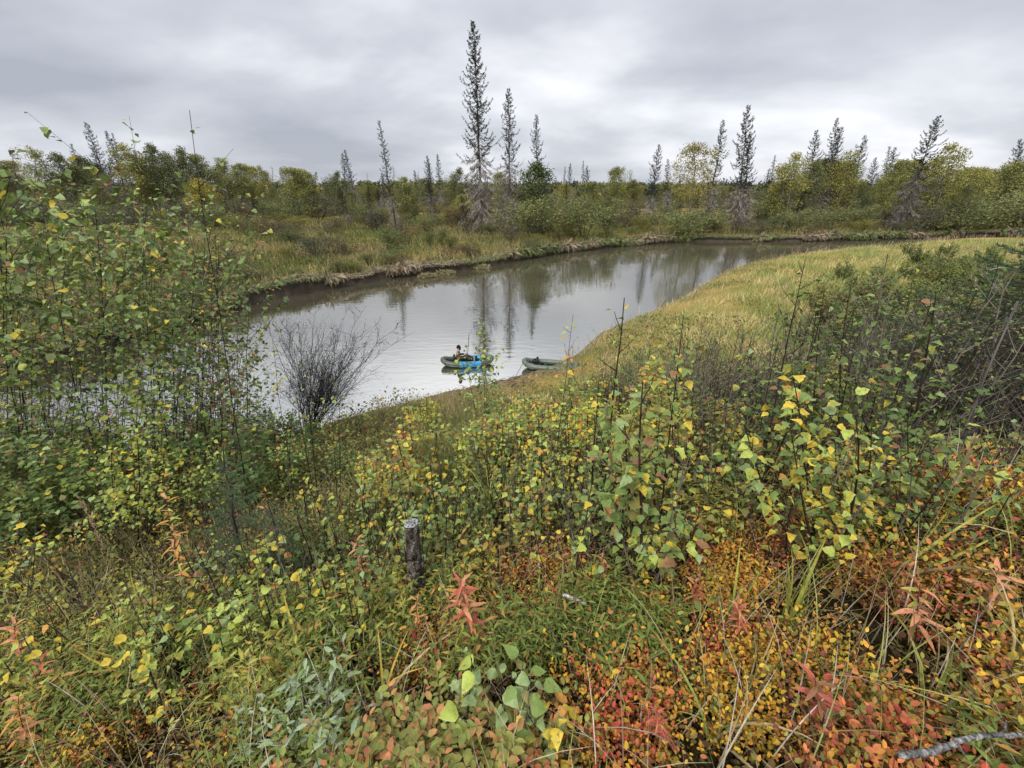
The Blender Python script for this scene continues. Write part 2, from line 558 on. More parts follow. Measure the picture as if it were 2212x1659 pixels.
def water_material():
    m = bpy.data.materials.new('muddy_water'); m.use_nodes = True
    t = m.node_tree; t.nodes.clear(); L = t.links.new
    out = N(t, 'ShaderNodeOutputMaterial')
    tc = N(t, 'ShaderNodeTexCoord')
    mp = N(t, 'ShaderNodeMapping'); mp.inputs['Rotation'].default_value = (0, 0, -.5); mp.inputs['Scale'].default_value = (.55, 1.5, 1)
    L(tc.outputs['Object'], mp.inputs[0])
    n1 = N(t, 'ShaderNodeTexNoise'); n1.inputs['Scale'].default_value = 1.6; n1.inputs['Detail'].default_value = 3; n1.inputs['Distortion'].default_value = .6
    n2 = N(t, 'ShaderNodeTexNoise'); n2.inputs['Scale'].default_value = .16; n2.inputs['Detail'].default_value = 2
    L(mp.outputs[0], n1.inputs['Vector']); L(mp.outputs[0], n2.inputs['Vector'])
    r = N(t, 'ShaderNodeMapRange'); r.inputs['From Min'].default_value = .35; r.inputs['From Max'].default_value = .7; r.inputs['To Min'].default_value = .002; r.inputs['To Max'].default_value = .013
    L(n2.outputs['Fac'], r.inputs['Value'])
    b = N(t, 'ShaderNodeBump'); b.inputs['Strength'].default_value = 1.0
    L(r.outputs[0], b.inputs['Distance']); L(n1.outputs['Fac'], b.inputs['Height'])
    d = N(t, 'ShaderNodeBsdfDiffuse'); d.inputs['Color'].default_value = (.058, .052, .032, 1); L(b.outputs[0], d.inputs['Normal'])
    gl = N(t, 'ShaderNodeBsdfGlossy'); gl.inputs['Roughness'].default_value = .02; gl.inputs['Color'].default_value = (1, 1, .97, 1); L(b.outputs[0], gl.inputs['Normal'])
    fr = N(t, 'ShaderNodeFresnel'); fr.inputs['IOR'].default_value = 9.0; L(b.outputs[0], fr.inputs['Normal'])
    mx = N(t, 'ShaderNodeMixShader'); L(fr.outputs[0], mx.inputs[0]); L(d.outputs[0], mx.inputs[1]); L(gl.outputs[0], mx.inputs[2]); L(mx.outputs[0], out.inputs[0])
    return m


def build_water():
    g = Geo()
    xs = np.linspace(-150, 300, 46); ys = np.linspace(-20, 110, 27)
    X, Y = np.meshgrid(xs, ys)
    nx, ny = len(xs), len(ys)
    i = np.arange(ny - 1)[:, None] * nx; j = np.arange(nx - 1)[None]
    F = np.stack([i + j, i + j + 1, i + nx + j + 1, i + nx + j], -1).reshape(-1, 4)
    g.add(np.stack([X.ravel(), Y.ravel(), np.zeros(X.size)], 1), F, (.1, .1, .06))
    put('river_water', g.mesh('river_water', water_material(), True), kind='structure', label='calm muddy river reflecting the grey sky and the spruces')


build_water()


def build_cut_bank():
    """the steep earth edge of the far shore, with turf hanging over it"""
    g = Geo(); fr = Geo()
    line = smooth_line(FAR_S[(FAR_S[:, 0] > -45) & (FAR_S[:, 0] < 120)], .35)
    T = np.gradient(line, axis=0); T /= np.linalg.norm(T, axis=1, keepdims=True)
    Nn = np.stack([-T[:, 1], T[:, 0]], 1)       # away from the water
    n = len(line)
    s = np.arange(n) * .35
    hgt = .55 + .75 * vnoise(s, s * 0, 5.0, 41, 3)
    hgt *= np.where(line[:, 0] < -8, 1.15, 1.0)
    jag = vnoise(s, s * 0 + 3, 1.1, 42, 3) - .5
    prof = [(-.25, -.25, 0), (.05, .10, 0), (.28, .45, 0), (.30, .78, 0), (.02, 1.0, 1), (.9, 1.10, 2), (3.0, .9, 2)]
    rows, cols = [], []
    for k, (off, hh, kind) in enumerate(prof):
        o = off + jag * (.7 if k not in (0, 6) else 0) + .16 * (RS.random(n) - .5)
        z = hh * hgt + .10 * (RS.random(n) - .5) * (0 < k < 6)
        if k == 6:
            z = land(line[:, 0] + Nn[:, 0] * 3, line[:, 1] + Nn[:, 1] * 3)[0] - .12
        rows.append(np.stack([line[:, 0] + Nn[:, 0] * o, line[:, 1] + Nn[:, 1] * o, z], 1))
        base = [(.060, .046, .033), (.12, .095, .06), (.13, .12, .05)][kind]
        cols.append(np.array(base) * (.55 + .9 * RS.random((n, 1))))
    V = np.stack(rows, 1); C = np.stack(cols, 1); k = len(prof)
    i = np.arange(n - 1)[:, None] * k; j = np.arange(k - 1)[None]
    g.add(V.reshape(-1, 3), np.stack([i + j, i + k + j, i + k + j + 1, i + j + 1], -1).reshape(-1, 4), C.reshape(-1, 3))
    put('river_bank', g.mesh('river_bank', M_BARK, False), kind='structure', label='steep eroded dark earth bank along the far shore')
    # dead grass hanging over the edge
    m = 15000
    q = RS.integers(0, n - 1, m)
    lip = V[q, 4] + (V[q + 1, 4] - V[q, 4]) * RS.random((m, 1))
    L = .35 + .6 * RS.random(m); L *= np.where(vnoise(s[q], s[q] * 0, 4, 44, 2) > .45, 1, .45)
    out = -Nn[q]
    d = np.stack([out[:, 0] * .55, out[:, 1] * .55, -.75 + .9 * RS.random(m) ** 2], 1) + .35 * RS.normal(size=(m, 3))
    rot = frames(d, np.stack([out[:, 0], out[:, 1], .4 * np.ones(m)], 1))
    col = np.array([.30, .235, .15]) * (.4 + .8 * RS.random((m, 1)))
    gk = np.clip((vnoise(s[q], s[q] * 0 + 7, 3.2, 45, 3) - .42) * 6, 0, 1)[:, None]
    col = col * (1 - gk) + np.array([.15, .17, .06]) * (.5 + .8 * RS.random((m, 1))) * gk
    L = L * (.7 + .9 * vnoise(s[q], s[q] * 0 + 1, 1.7, 46, 2))
    scatter(fr, NARROW, lip + np.array([0, 0, .02]), rot, L, col, wscale=1.5)
    put('dead_grass_fringe', fr.mesh('dead_grass_fringe', M_GRASS), kind='stuff', label='dry dead grass hanging over the edge of the far bank', cat='grass')


build_cut_bank()

# ------------------------------------------------------------------ far trees: spruces
def spruce_geo(H, seed, rbot=.09, dead=.45, sparse=1.0, tw=1.0, detail=1.0, live_col=(.030, .033, .024), dead_col=(.235, .21, .185), bend=.0, hook=.6):
    rs = np.random.default_rng(seed)
    gt, gn, gd = Geo(), Geo(), Geo()
    zs = np.linspace(0, H, 14)
    wob = np.stack([np.cumsum(rs.normal(size=14)) * .012 * H * .3, np.cumsum(rs.normal(size=14)) * .012 * H * .3, zs], 1)
    wob[:, 0] -= wob[0, 0]; wob[:, 1] -= wob[0, 1]
    wob[:, 0] += bend * (zs / H) ** 2
    rad = np.interp(zs / H, [0, .1, 1], [.0085 * H + .05, .0068 * H + .03, .012])
    tube(gt, wob, rad, 7, np.array([.085, .075, .068]) * (.7 + .6 * rs.random((14, 1))))
    nb = int(H / .30 * 3.4 * detail)
    for b in range(nb):
        f = .05 + .95 * (b + rs.random()) / nb
        z = f * H
        c = np.array([np.interp(z, zs, wob[:, 0]), np.interp(z, zs, wob[:, 1]), z])
        isdead = f < dead + .12 * (rs.random() - .5)
        prof = np.interp(f, [0, .12, .4, .75, .93, 1], [.75, 1.0, .82, .60, .30, .08])
        L = rbot * H * prof * (.45 + .75 * rs.random()) * (1.0 if rs.random() > .14 else 1.35)
        if not isdead and rs.random() > sparse * .84:
            L *= .3
        az = b * 2.4 + rs.normal() * .5
        o = np.array([math.cos(az), math.sin(az), 0])
        droop = (.85 if isdead else .55) * (1.0 - .55 * f)
        t = np.linspace(0, 1, 6)[:, None]
        P = c + o * L * t * (1 - .15 * t) + np.array([0, 0, 1]) * L * (-droop * t * (1.4 - .4 * t) + hook * (0.4 if isdead else 1.1) * .85 * t ** 3.5)
        P[1:] += rs.normal(size=(5, 3)) * .03 * L
        g = gd if isdead else gn
        base = np.array(dead_col if isdead else live_col)
        col = base * (.6 + .8 * rs.random())
        tube(g, P, np.linspace(.026, .010, 6) * (.6 + H / 40), 3, col if isdead else np.array([.06, .05, .043]), cap=False)
        k = max(4, int((20 if isdead else 32) * tw * min(1.5, L / 1.6 + .25)))
        q = rs.random(k) ** (.8 if isdead else .55) * .98
        pos = np.stack([np.interp(q, t[:, 0], P[:, a]) for a in range(3)], 1)
        side = np.cross(o, [0, 0, 1.0]) * np.where(rs.random(k) > .5, 1, -1)[:, None]
        if isdead:
            d = side * (.25 + .7 * rs.random((k, 1))) + o * .5 + np.array([0, 0, -1.3]) * rs.random((k, 1)) * 1.2
            ln = (.20 + .55 * rs.random(k)) * (.6 + .028 * H) * .85
            rot = frames(d, rand_unit(rs, k))
            scatter(g, NARROW, pos, rot, ln, np.repeat(col[None], k, 0) * (.7 + .6 * rs.random((k, 1))), wscale=.6)
        else:
            d = side * (.15 + .45 * rs.random((k, 1))) + o * .35 + np.array([0, 0, 1]) * (rs.random((k, 1)) - .72) * 1.3
            ln = (.14 + .20 * rs.random(k)) * (.5 + .022 * H)
            rot = frames(d, rand_unit(rs, k) * .8 + np.array([0, 0, .6]))
            scatter(g, NARROW, pos, rot, ln, np.repeat(col[None], k, 0) * (.6 + .9 * rs.random((k, 1))), wscale=1.25)
    return gt, gn, gd


def spruce_meshes(*a, **k):
    gt, gn, gd = spruce_geo(*a, **k)
    return [(n, g.mesh(n, M_BARK if n != 'needles' else M_FAR)) for n, g in (('trunk', gt), ('dead_branches', gd), ('needles', gn)) if g.n]


def plant_tree(name, meshes, label, cat, group, base, top, H, rz=0.0, wid=1.0, color=None):
    """stand a tree of template height H with its foot at BASE and its tip at TOP"""
    base = Vector(base); top = Vector(top)
    up = top - base
    s = up.length / H
    z = up.normalized()
    q = Vector((0, 0, 1)).rotation_difference(z).to_matrix().to_4x4()
    root = put(name, None, None, None, None, label, cat, group)
    root.matrix_world = Matrix.Translation(base) @ q @ Matrix.Rotation(rz, 4, 'Z') @ Matrix.Diagonal((s * wid, s * wid, s, 1))
    for n, me in meshes:
        o = put(n, me, root)
        if color is not None and n in ('needles', 'crown', 'foliage'):
            o.color = (*color, 1)
    return root


def foot_tip(ub, ut, vt, d):
    """foot on the land at depth d under column ub, tip on the ray (ut, vt)"""
    x = (ub - CU) / FPX * (d * CP + 7.0 * SP)
    z = gz(x, d)
    x = (ub - CU) / FPX * (d * CP - (z - ZC) * SP)
    return np.array([x, d, gz(x, d) - .1]), at_y(ut, vt, d)


SPR = {
    'giant': (30, spruce_meshes(30, 1, rbot=.135, dead=.42, sparse=.92, tw=1.2)),
    'second': (24, spruce_meshes(24, 2, rbot=.13, dead=.50, sparse=.95, tw=1.15)),
    'third': (20, spruce_meshes(20, 3, rbot=.13, dead=.3, sparse=.8, tw=1.0)),
    'thin': (18, spruce_meshes(18, 4, rbot=.09, dead=.38, sparse=.8, tw=1.0, detail=.8)),
    'dark': (18, spruce_meshes(18, 5, rbot=.145, dead=.35, sparse=1.1, tw=1.4)),
    'mixed': (16, spruce_meshes(16, 6, rbot=.13, dead=.45, sparse=.95, tw=1.2)),
    'skirt': (18, spruce_meshes(18, 7, rbot=.17, dead=.52, sparse=1.0, tw=1.6, dead_col=(.15, .135, .12))),
    'small': (9, spruce_meshes(9, 8, rbot=.12, dead=.1, sparse=1.0, tw=1.2, detail=.9)),
    'snag': (10, spruce_meshes(10, 9, rbot=.05, dead=1.2, sparse=1, tw=.5, detail=.45)),
}
SPRUCES = [  # kind, foot u, tip u, tip v, depth, label
    ('giant', 1042, 1020, 47, 74, 'tallest spruce of all, with a shaggy grey dead skirt, on the far bank'),
    ('second', 1100, 1100, 190, 75, 'second tallest spruce, just beside the tallest one on the far bank'),
    ('third', 1160, 1154, 248, 78, 'spruce rising out of a pointed leafy green tree on the far bank'),
    ('thin', 856, 820, 260, 76, 'thin half bare spruce leaning sideways alone over the pale meadow'),
    ('mixed', 752, 738, 330, 130, 'left one of a close spruce pair standing before the yellow tree'),
    ('mixed', 776, 745, 323, 135, 'right one of a close spruce pair beside the leaning thin spruce'),
    ('dark', 932, 924, 336, 120, 'narrow dark spruce with a forked neighbour behind the meadow'),
    ('mixed', 948, 944, 333, 122, 'slim spruce touching a narrow dark spruce behind the meadow'),
    ('thin', 1218, 1220, 360, 140, 'thin spruce pole, first of four right of the green pointed tree'),
    ('mixed', 1232, 1233, 352, 150, 'thin spruce, second of four right of the green pointed tree'),
    ('thin', 1256, 1261, 347, 135, 'tallest of the four thin spruces in the middle distance'),
    ('dark', 1268, 1268, 358, 136, 'dark bushy spruce, last of four in the middle distance'),
    ('dark', 1399, 1421, 312, 92, 'dark ragged spruce leaning slightly, alone above the river bend'),
    ('mixed', 1440, 1444, 343, 110, 'small slim grey spruce between ragged dark spruce and brown birch'),
    ('mixed', 1518, 1561, 259, 84, 'thin leaning spruce overlapping the tall bronze birch'),
    ('dark', 1590, 1612, 228, 86, 'tall dark spruce, taller one of a pair near the river bend'),
    ('mixed', 1611, 1623, 283, 87, 'shorter spruce pressed against the tall dark spruce by the bend'),
    ('dark', 1738, 1769, 280, 92, 'leaning grey spruce behind the yellow green birch on the right bank'),
    ('mixed', 1768, 1806, 255, 94, 'taller of the two parallel leaning spruces on the right'),
    ('mixed', 1776, 1819, 274, 95, 'shorter of the two parallel leaning spruces on the right'),
    ('dark', 1822, 1870, 292, 96, 'leaning spruce with a bare grey lower half among the yellow birches'),
    ('dark', 1868, 1895, 340, 98, 'small leaning dark spruce between two yellow birches'),
    ('dark', 1908, 1932, 318, 112, 'spruce tip showing left of the broad leaning spruce'),
    ('skirt', 1938, 2018, 250, 80, 'broad dark spruce leaning right over the river bend, grey lower boughs'),
    ('dark', 2180, 2208, 300, 110, 'dark spruce tip at the right edge above the yellow trees'),
    ('mixed', 250, 186, 264, 112, 'tallest leaning spruce in the left wood, half bare'),
    ('mixed', 284, 226, 282, 116, 'left one of two slender leaning spruces in the left wood'),
    ('thin', 294, 240, 287, 118, 'right one of two slender leaning spruces in the left wood'),
    ('snag', 52, 22, 318, 110, 'bare grey snag leaning at the left edge of the wood'),
    ('snag', 912, 902, 368, 170, 'small bare snag behind the meadow, left of the tallest spruce'),
    ('snag', 800, 793, 372, 180, 'small bare snag right of the close spruce pair'),
    ('snag', 1340, 1352, 372, 120, 'bare snag beside the pale yellow birch'),
]
for i, (k, ub, ut, vt, d, lab) in enumerate(SPRUCES):
    b, t = foot_tip(ub, ut, vt, d)
    H, ms = SPR[k]
    plant_tree('spruce_tree' if k != 'snag' else 'dead_snag', ms, lab, 'spruce' if k != 'snag' else 'dead tree', None, b, t, H, rz=i * 1.7, wid=1.0)


# ------------------------------------------------------------------ far trees: birches, poplars, willows
def broadleaf_geo(H, seed, rx, zlo, leaves, size, col, col2, limbs=28, stems=1, trunk_col=(.30, .27, .23), shape='oval', wind=0.0):
    rs = np.random.default_rng(seed)
    gt, gc = Geo(), Geo()
    ends = []
    cen_r = lambda f: rx * np.interp(f, [0, .15, .45, .75, .92, 1], {'oval': [.55, .85, 1, .75, .42, .1], 'bush': [.6, .95, 1, .85, .6, .25],
                                     'point': [.7, 1, .8, .5, .22, .05], 'airy': [.5, .8, 1, .9, .6, .2]}[shape])
    for s in range(stems):
        a = rs.random() * 6.28
        sp = (rx * .5 if stems > 2 else rx * .35 if stems > 1 else rx * .12)
        tip = np.array([math.cos(a) * sp, math.sin(a) * sp, H * (.97 if s == 0 else .7 + .25 * rs.random())])
        t = np.linspace(0, 1, 8)[:, None]
        foot = np.array([math.cos(a), math.sin(a), 0]) * (.12 * rx if stems > 1 else 0)
        P = foot + (tip - foot) * t + rs.normal(size=(8, 3)) * .014 * H * np.sin(t * 3.1)
        r0 = .011 * H / math.sqrt(stems) + .02
        tube(gt, P, np.linspace(r0, .015, 8), 5, np.array(trunk_col) * (.5 + .7 * rs.random((8, 1))))
        for b in range(limbs // stems):
            f = zlo + (1 - zlo) * ((b + rs.random()) / (limbs // stems)) ** .85
            f = min(f, .98)
            c = np.array([np.interp(f, t[:, 0], P[:, k]) for k in range(3)])
            az = b * 2.4 + rs.random() * 1.2
            L = cen_r((f - zlo) / (1 - zlo)) * (.22 + 1.05 * rs.random())
            e = c + np.array([math.cos(az) * L, math.sin(az) * L, L * (.25 + .5 * rs.random()) * (1.15 - f) * 1.3])
            m = (c + e) / 2 + rs.normal(size=3) * .05 * L
            tube(gt, [c, m, e], [r0 * .32, r0 * .2, .008], 3, np.array(trunk_col) * .6, cap=False)
            ends += [e, m * .5 + e * .5, e + rs.normal(size=3) * .25 * L]
    ends = np.array(ends)
    over = ends[:, 2] - H * .94
    ends[:, 2] -= np.where(over > 0, over * (1 + 1.5 * rs.random(len(ends))), 0)
    w = rs.random(len(ends)) ** 1.3 + .12
    q = rs.choice(len(ends), leaves, p=w / w.sum())
    cl = (.13 * rx + .08 + .10 * rs.random(len(ends)) * rx) * np.interp(ends[:, 2] / H, [0, .7, 1], [1, 1, .55])
    P = ends[q] + np.clip(rs.normal(size=(leaves, 3)), -1.6, 1.6) * cl[q][:, None] * np.array([1, 1, .85])
    P[:, 2] = np.maximum(P[:, 2], zlo * H * .8)
    tone = rs.random(len(ends))
    mix = np.clip(tone[q] * .75 + rs.random(leaves) * .4 - .08, 0, 1)[:, None]
    C = (np.array(col) * (1 - mix) + np.array(col2) * mix) * (.6 + .8 * rs.random((leaves, 1)))
    rot = frames(rand_unit(rs, leaves) + np.array([0, 0, -.3]), rand_unit(rs, leaves) + np.array([0, 0, .7]))
    scatter(gc, BERRY, P, rot, size * (.6 + .8 * rs.random(leaves)), C, wscale=1.25)
    return [('trunk', gt.mesh('trunk', M_BARK)), ('crown', gc.mesh('crown', M_FAR))]


GREEN, OLIVE, YEL, GOLD, DARK, BRONZE = (.115, .135, .054), (.185, .19, .06), (.31, .30, .08), (.42, .35, .09), (.076, .092, .046), (.25, .19, .075)
BRO = {
    'birch': (11, broadleaf_geo(11, 21, 2.6, .22, 7140, 0.21, GREEN, YEL, 36, stems=2)),
    'birch_green': (11, broadleaf_geo(11, 22, 2.9, .15, 8160, 0.21, DARK, OLIVE, 40, stems=2)),
    'birch_yellow': (11, broadleaf_geo(11, 23, 2.5, .2, 6460, 0.21, (.14, .155, .052), (.35, .31, .08), 34, stems=2)),
    'airy': (12, broadleaf_geo(12, 24, 2.6, .28, 3740, 0.19, OLIVE, YEL, 30, shape='airy')),
    'bronze': (13, broadleaf_geo(13, 25, 2.7, .2, 5100, 0.21, BRONZE, YEL, 34, shape='airy')),
    'gold': (9, broadleaf_geo(9, 26, 2.0, .2, 4420, 0.19, YEL, GOLD, 28)),
    'point': (11, broadleaf_geo(11, 27, 2.7, .04, 6500, .24, GREEN, (.085, .11, .032), 46, shape='point')),
    'willow': (4, broadleaf_geo(4, 28, 2.0, .06, 3600, .15, GREEN, OLIVE, 44, stems=7, shape='bush', trunk_col=(.09, .075, .06))),
    'willow_grey': (3.4, broadleaf_geo(3.4, 29, 1.7, .08, 2200, .13, (.075, .080, .045), (.11, .10, .055), 40, stems=8, shape='bush', trunk_col=(.14, .11, .09))),
    'willow_tall': (5, broadleaf_geo(5, 30, 1.5, .06, 3000, .15, GREEN, (.10, .12, .035), 40, stems=6, shape='bush', trunk_col=(.09, .075, .06))),
    'brush': (2.2, broadleaf_geo(2.2, 31, 1.3, .1, 1100, .10, (.10, .075, .05), (.13, .10, .05), 34, stems=9, shape='bush', trunk_col=(.12, .09, .08))),
}
BROAD = [  # kind, foot u, tip u, tip v, depth, width factor, name, label
    ('airy', 90, 72, 318, 115, .9, 'birch_tree', 'airy olive birch in the left wood next to the bare snag'),
    ('birch_green', 165, 140, 328, 112, 1.1, 'birch_tree', 'dark rounded birch in the left wood below the leaning spruce'),
    ('birch_green', 20, 0, 350, 120, .9, 'birch_tree', 'leafy tree cut by the left edge of the view'),
    ('birch_yellow', 300, 275, 308, 112, .95, 'birch_tree', 'yellowing birch with an orange patch right of the leaning spruces'),
    ('birch_green', 385, 335, 306, 116, .9, 'birch_tree', 'tall dark tree in the middle of the left wood'),
    ('birch_green', 420, 372, 312, 114, .8, 'birch_tree', 'dark tree leaning over two grey skirted dead boughs in the left wood'),
    ('birch', 450, 425, 330, 118, .9, 'birch_tree', 'birch behind the lone slender alder shoot'),
    ('airy', 500, 478, 338, 120, .9, 'birch_tree', 'airy pale birch right of the lone slender alder shoot'),
    ('birch', 545, 518, 350, 125, .9, 'birch_tree', 'pale green birch with a white trunk in the left wood'),
    ('birch_yellow', 590, 562, 356, 140, .8, 'birch_tree', 'small yellow green birch at the right end of the left wood'),
    ('gold', 648, 648, 362, 125, 1.15, 'birch_tree', 'golden orange birch standing alone in the gap'),
    ('birch_green', 722, 720, 365, 118, .8, 'birch_tree', 'green birch left of the close spruce pair'),
    ('birch', 800, 796, 388, 140, .9, 'birch_tree', 'low green birch just left of the leaning thin spruce'),
    ('birch', 875, 868, 380, 125, .8, 'birch_tree', 'olive birch just right of the leaning thin spruce'),
    ('birch_green', 985, 982, 358, 112, .9, 'birch_tree', 'dark green birch behind and left of the tallest spruce'),
    ('birch', 1085, 1078, 370, 110, .8, 'birch_tree', 'birch showing between the two tallest spruces'),
    ('point', 1156, 1156, 348, 74, .95, 'alder_tree', 'dense pointed bright green tree at the foot of the third spruce'),
    ('birch', 1345, 1336, 357, 100, .8, 'birch_tree', 'pale yellow birch right of the four thin spruces'),
    ('bronze', 1492, 1502, 302, 82, 1.0, 'birch_tree', 'tall bronze birch overlapped by a thin leaning spruce'),
    ('birch_yellow', 1690, 1712, 328, 84, 1.05, 'birch_tree', 'broad yellow green birch on the right bank, first from the bend'),
    ('birch_green', 1740, 1755, 345, 90, .8, 'birch_tree', 'dark birch below the leaning grey spruce'),
    ('birch_yellow', 1800, 1832, 322, 92, .85, 'birch_tree', 'yellow birch between the parallel spruces and the bare one'),
    ('birch_green', 1850, 1862, 390, 88, .8, 'birch_tree', 'low green birch right of the yellow birch'),
    ('birch', 1930, 1960, 340, 98, .8, 'birch_tree', 'slim birch behind the broad leaning spruce'),
    ('birch', 1900, 1915, 380, 86, .8, 'birch_tree', 'green birch pressed against the broad leaning spruce'),
    ('birch_yellow', 2010, 2050, 308, 84, 1.0, 'birch_tree', 'tall yellow birch just right of the broad leaning spruce'),
    ('birch_yellow', 2100, 2118, 358, 88, .9, 'birch_tree', 'yellow birch, second right of the broad leaning spruce'),
    ('birch', 2160, 2190, 345, 92, 1.0, 'birch_tree', 'olive green birch near the right edge of the view'),
    ('birch_yellow', 2230, 2260, 340, 92, 1.0, 'birch_tree', 'yellow birch cut by the right edge of the view'),
    ('birch_green', 2075, 2085, 400, 80, .8, 'birch_tree', 'low dark tree in front of the second yellow birch'),
    # willows along the bank
    ('willow', 1158, 1155, 425, 66, 1.0, 'willow_bush', 'rounded willow in front of the pointed green tree'),
    ('willow_tall', 845, 850, 488, 48, 1.0, 'willow_bush', 'grey green willow bush nearest the water on the far meadow'),
    ('willow_tall', 928, 928, 496, 56, .6, 'willow_bush', 'narrow upright willow, first of two below the forked spruces'),
    ('willow_tall', 952, 956, 486, 57, .7, 'willow_bush', 'narrow upright willow, second of two below the forked spruces'),
    ('willow_tall', 744, 746, 525, 50, .7, 'willow_bush', 'small fresh green willow by the left part of the far meadow'),
    ('willow_grey', 808, 808, 448, 78, 1.1, 'willow_bush', 'grey willow behind the lone meadow willow'),
    ('willow_grey', 880, 880, 465, 85, 1.0, 'willow_bush', 'grey low willow right of the leaning thin spruce'),
    ('willow', 1262, 1262, 432, 68, .9, 'willow_bush', 'rounded willow right of the pointed green tree'),
    ('willow_tall', 1310, 1310, 448, 70, .8, 'willow_bush', 'upright willow between rounded willow and pale yellow birch'),
    ('willow_grey', 1355, 1355, 446, 80, 1.3, 'willow_bush', 'wide willow under the pale yellow birch'),
    ('willow_grey', 1405, 1405, 470, 80, 1.0, 'willow_bush', 'grey willow under the ragged dark spruce'),
    ('willow', 1472, 1476, 452, 74, 1.25, 'willow_bush', 'big dark willow at the foot of the bronze birch'),
    ('willow', 1545, 1548, 462, 76, .7, 'willow_bush', 'small green willow below the tall dark spruce'),
    ('willow_grey', 1640, 1640, 472, 75, 1.0, 'willow_bush', 'brownish grey willow by the river bend below the yellow birch'),
    ('willow', 1712, 1718, 452, 77, 1.0, 'willow_bush', 'big grey green willow on the right bank'),
    ('willow', 1640, 1645, 430, 90, 1.0, 'willow_bush', 'tall willow behind the brownish grey one at the bend'),
    ('willow', 1790, 1792, 448, 84, 1.2, 'willow_bush', 'dark willow under the parallel leaning spruces'),
    ('willow', 1855, 1860, 445, 84, 1.1, 'willow_bush', 'dark willow left of the broad leaning spruce'),
    ('willow_grey', 1990, 1992, 450, 80, 1.2, 'willow_bush', 'dark brown willow at the foot of the broad leaning spruce'),
    ('willow', 2055, 2062, 435, 82, 1.2, 'willow_bush', 'dark willow under the tall yellow birch on the right'),
    ('willow', 2130, 2138, 425, 84, 1.2, 'willow_bush', 'dark willow near the right edge below the yellow trees'),
    ('willow', 2195, 2205, 410, 86, 1.2, 'willow_bush', 'dark willow cut by the right edge of the view'),
    ('willow', 640, 640, 430, 95, 1.0, 'willow_bush', 'green willow in front of the golden birch'),
    ('willow', 600, 600, 440, 90, 1.0, 'willow_bush', 'willow left of the golden birch'),
    ('willow_grey', 690, 690, 420, 100, 1.2, 'willow_bush', 'grey brown willow right of the golden birch'),
    ('willow_tall', 590, 592, 600, 36, .9, 'willow_bush', 'leafy green bush hanging over the left end of the cut bank'),
    ('willow', 560, 565, 470, 70, 1.0, 'willow_bush', 'willow on the far meadow behind the alder tops'),
    ('willow_grey', 620, 622, 480, 62, 1.0, 'willow_bush', 'loose grey willow at the left side of the far meadow'),
    ('willow_grey', 400, 400, 440, 85, 1.4, 'willow_bush', 'wide grey willow below the dark trees of the left wood'),
    ('willow_grey', 300, 300, 450, 80, 1.3, 'willow_bush', 'wide grey willow below the yellowing birch of the left wood'),
    ('willow', 180, 180, 440, 85, 1.3, 'willow_bush', 'wide willow below the dark rounded birch'),
    ('willow_grey', 60, 60, 440, 85, 1.3, 'willow_bush', 'wide grey willow at the left edge of the plain'),
    ('willow', 480, 480, 450, 80, 1.2, 'willow_bush', 'wide willow below the airy pale birch'),
    ('brush', 1210, 1210, 505, 66, 1.0, 'brush_bush', 'brownish brush by the grey driftwood on the cut bank'),
    ('brush', 1010, 1010, 525, 60, 1.2, 'brush_bush', 'brownish brush on the bank below the tallest spruce'),
    ('brush', 905, 905, 545, 52, 1.0, 'brush_bush', 'brownish brush right of the lone meadow willow'),
    ('brush', 700, 700, 510, 62, 1.2, 'brush_bush', 'bare brown brush on the far meadow before the spruce pair'),
]
for i, (k, ub, ut, vt, d, w, nm, lab) in enumerate(BROAD):
    b, t = foot_tip(ub, ut, vt, d)
    H, ms = BRO[k]
    plant_tree(nm, ms, lab, {'birch_tree': 'birch', 'alder_tree': 'alder', 'willow_bush': 'willow', 'brush_bush': 'bush'}[nm], None, b, t, H, rz=i * 2.1, wid=w * (1.05 if nm == 'birch_tree' else 1.4))

ANCHORS = [('the stump', 895, 1200), ('the dead grey bush', 730, 770), ('the blue panelled raft', 1010, 785), ('the empty green raft', 1190, 795), ('the central birch', 1380, 1000),
           ('the yellow leaved birch', 1770, 1050), ('the large dark spruce', 2130, 800), ('the low lime birch shrub', 290, 1000), ('the little spruce', 510, 1060),
           ('the muddy shore', 900, 860), ('the tallest alder shoot', 450, 600), ('the bend of the meadow shore', 1560, 600), ('the leaning grey stem', 2100, 880), ('the bare topped sapling', 1310, 800),
           ('the dark stemmed alder', 200, 700), ('the big leaved left alder', 60, 750), ('the pale open meadow', 1750, 650), ('the tall lime grass', 1680, 1300)]
FAR_ANCHORS = [('the tallest spruce', 1035, 430), ('the second tallest spruce', 1100, 430), ('the pointed green tree', 1157, 430), ('the leaning thin spruce', 850, 430), ('the close spruce pair', 755, 430),
               ('the golden birch', 648, 430), ('the ragged dark spruce', 1405, 430), ('the bronze birch', 1495, 430), ('the tall dark spruce', 1600, 430), ('the parallel leaning spruces', 1785, 430),
               ('the broad leaning spruce', 1950, 430), ('the lone alder shoot', 440, 430), ('the left wood spruces', 250, 430), ('the left edge snag', 40, 430), ('the four thin spruces', 1245, 430),
               ('the forked spruces', 938, 430), ('the pale yellow birch', 1340, 430), ('the tall yellow birch', 2040, 430), ('the right edge spruce', 2190, 430), ('the airy pale birch', 490, 430)]


def pix(p):
    d = p[1] * CP - (p[2] - ZC) * SP
    return CU + FPX * p[0] / d, CV - FPX * (p[1] * SP + (p[2] - ZC) * CP) / d


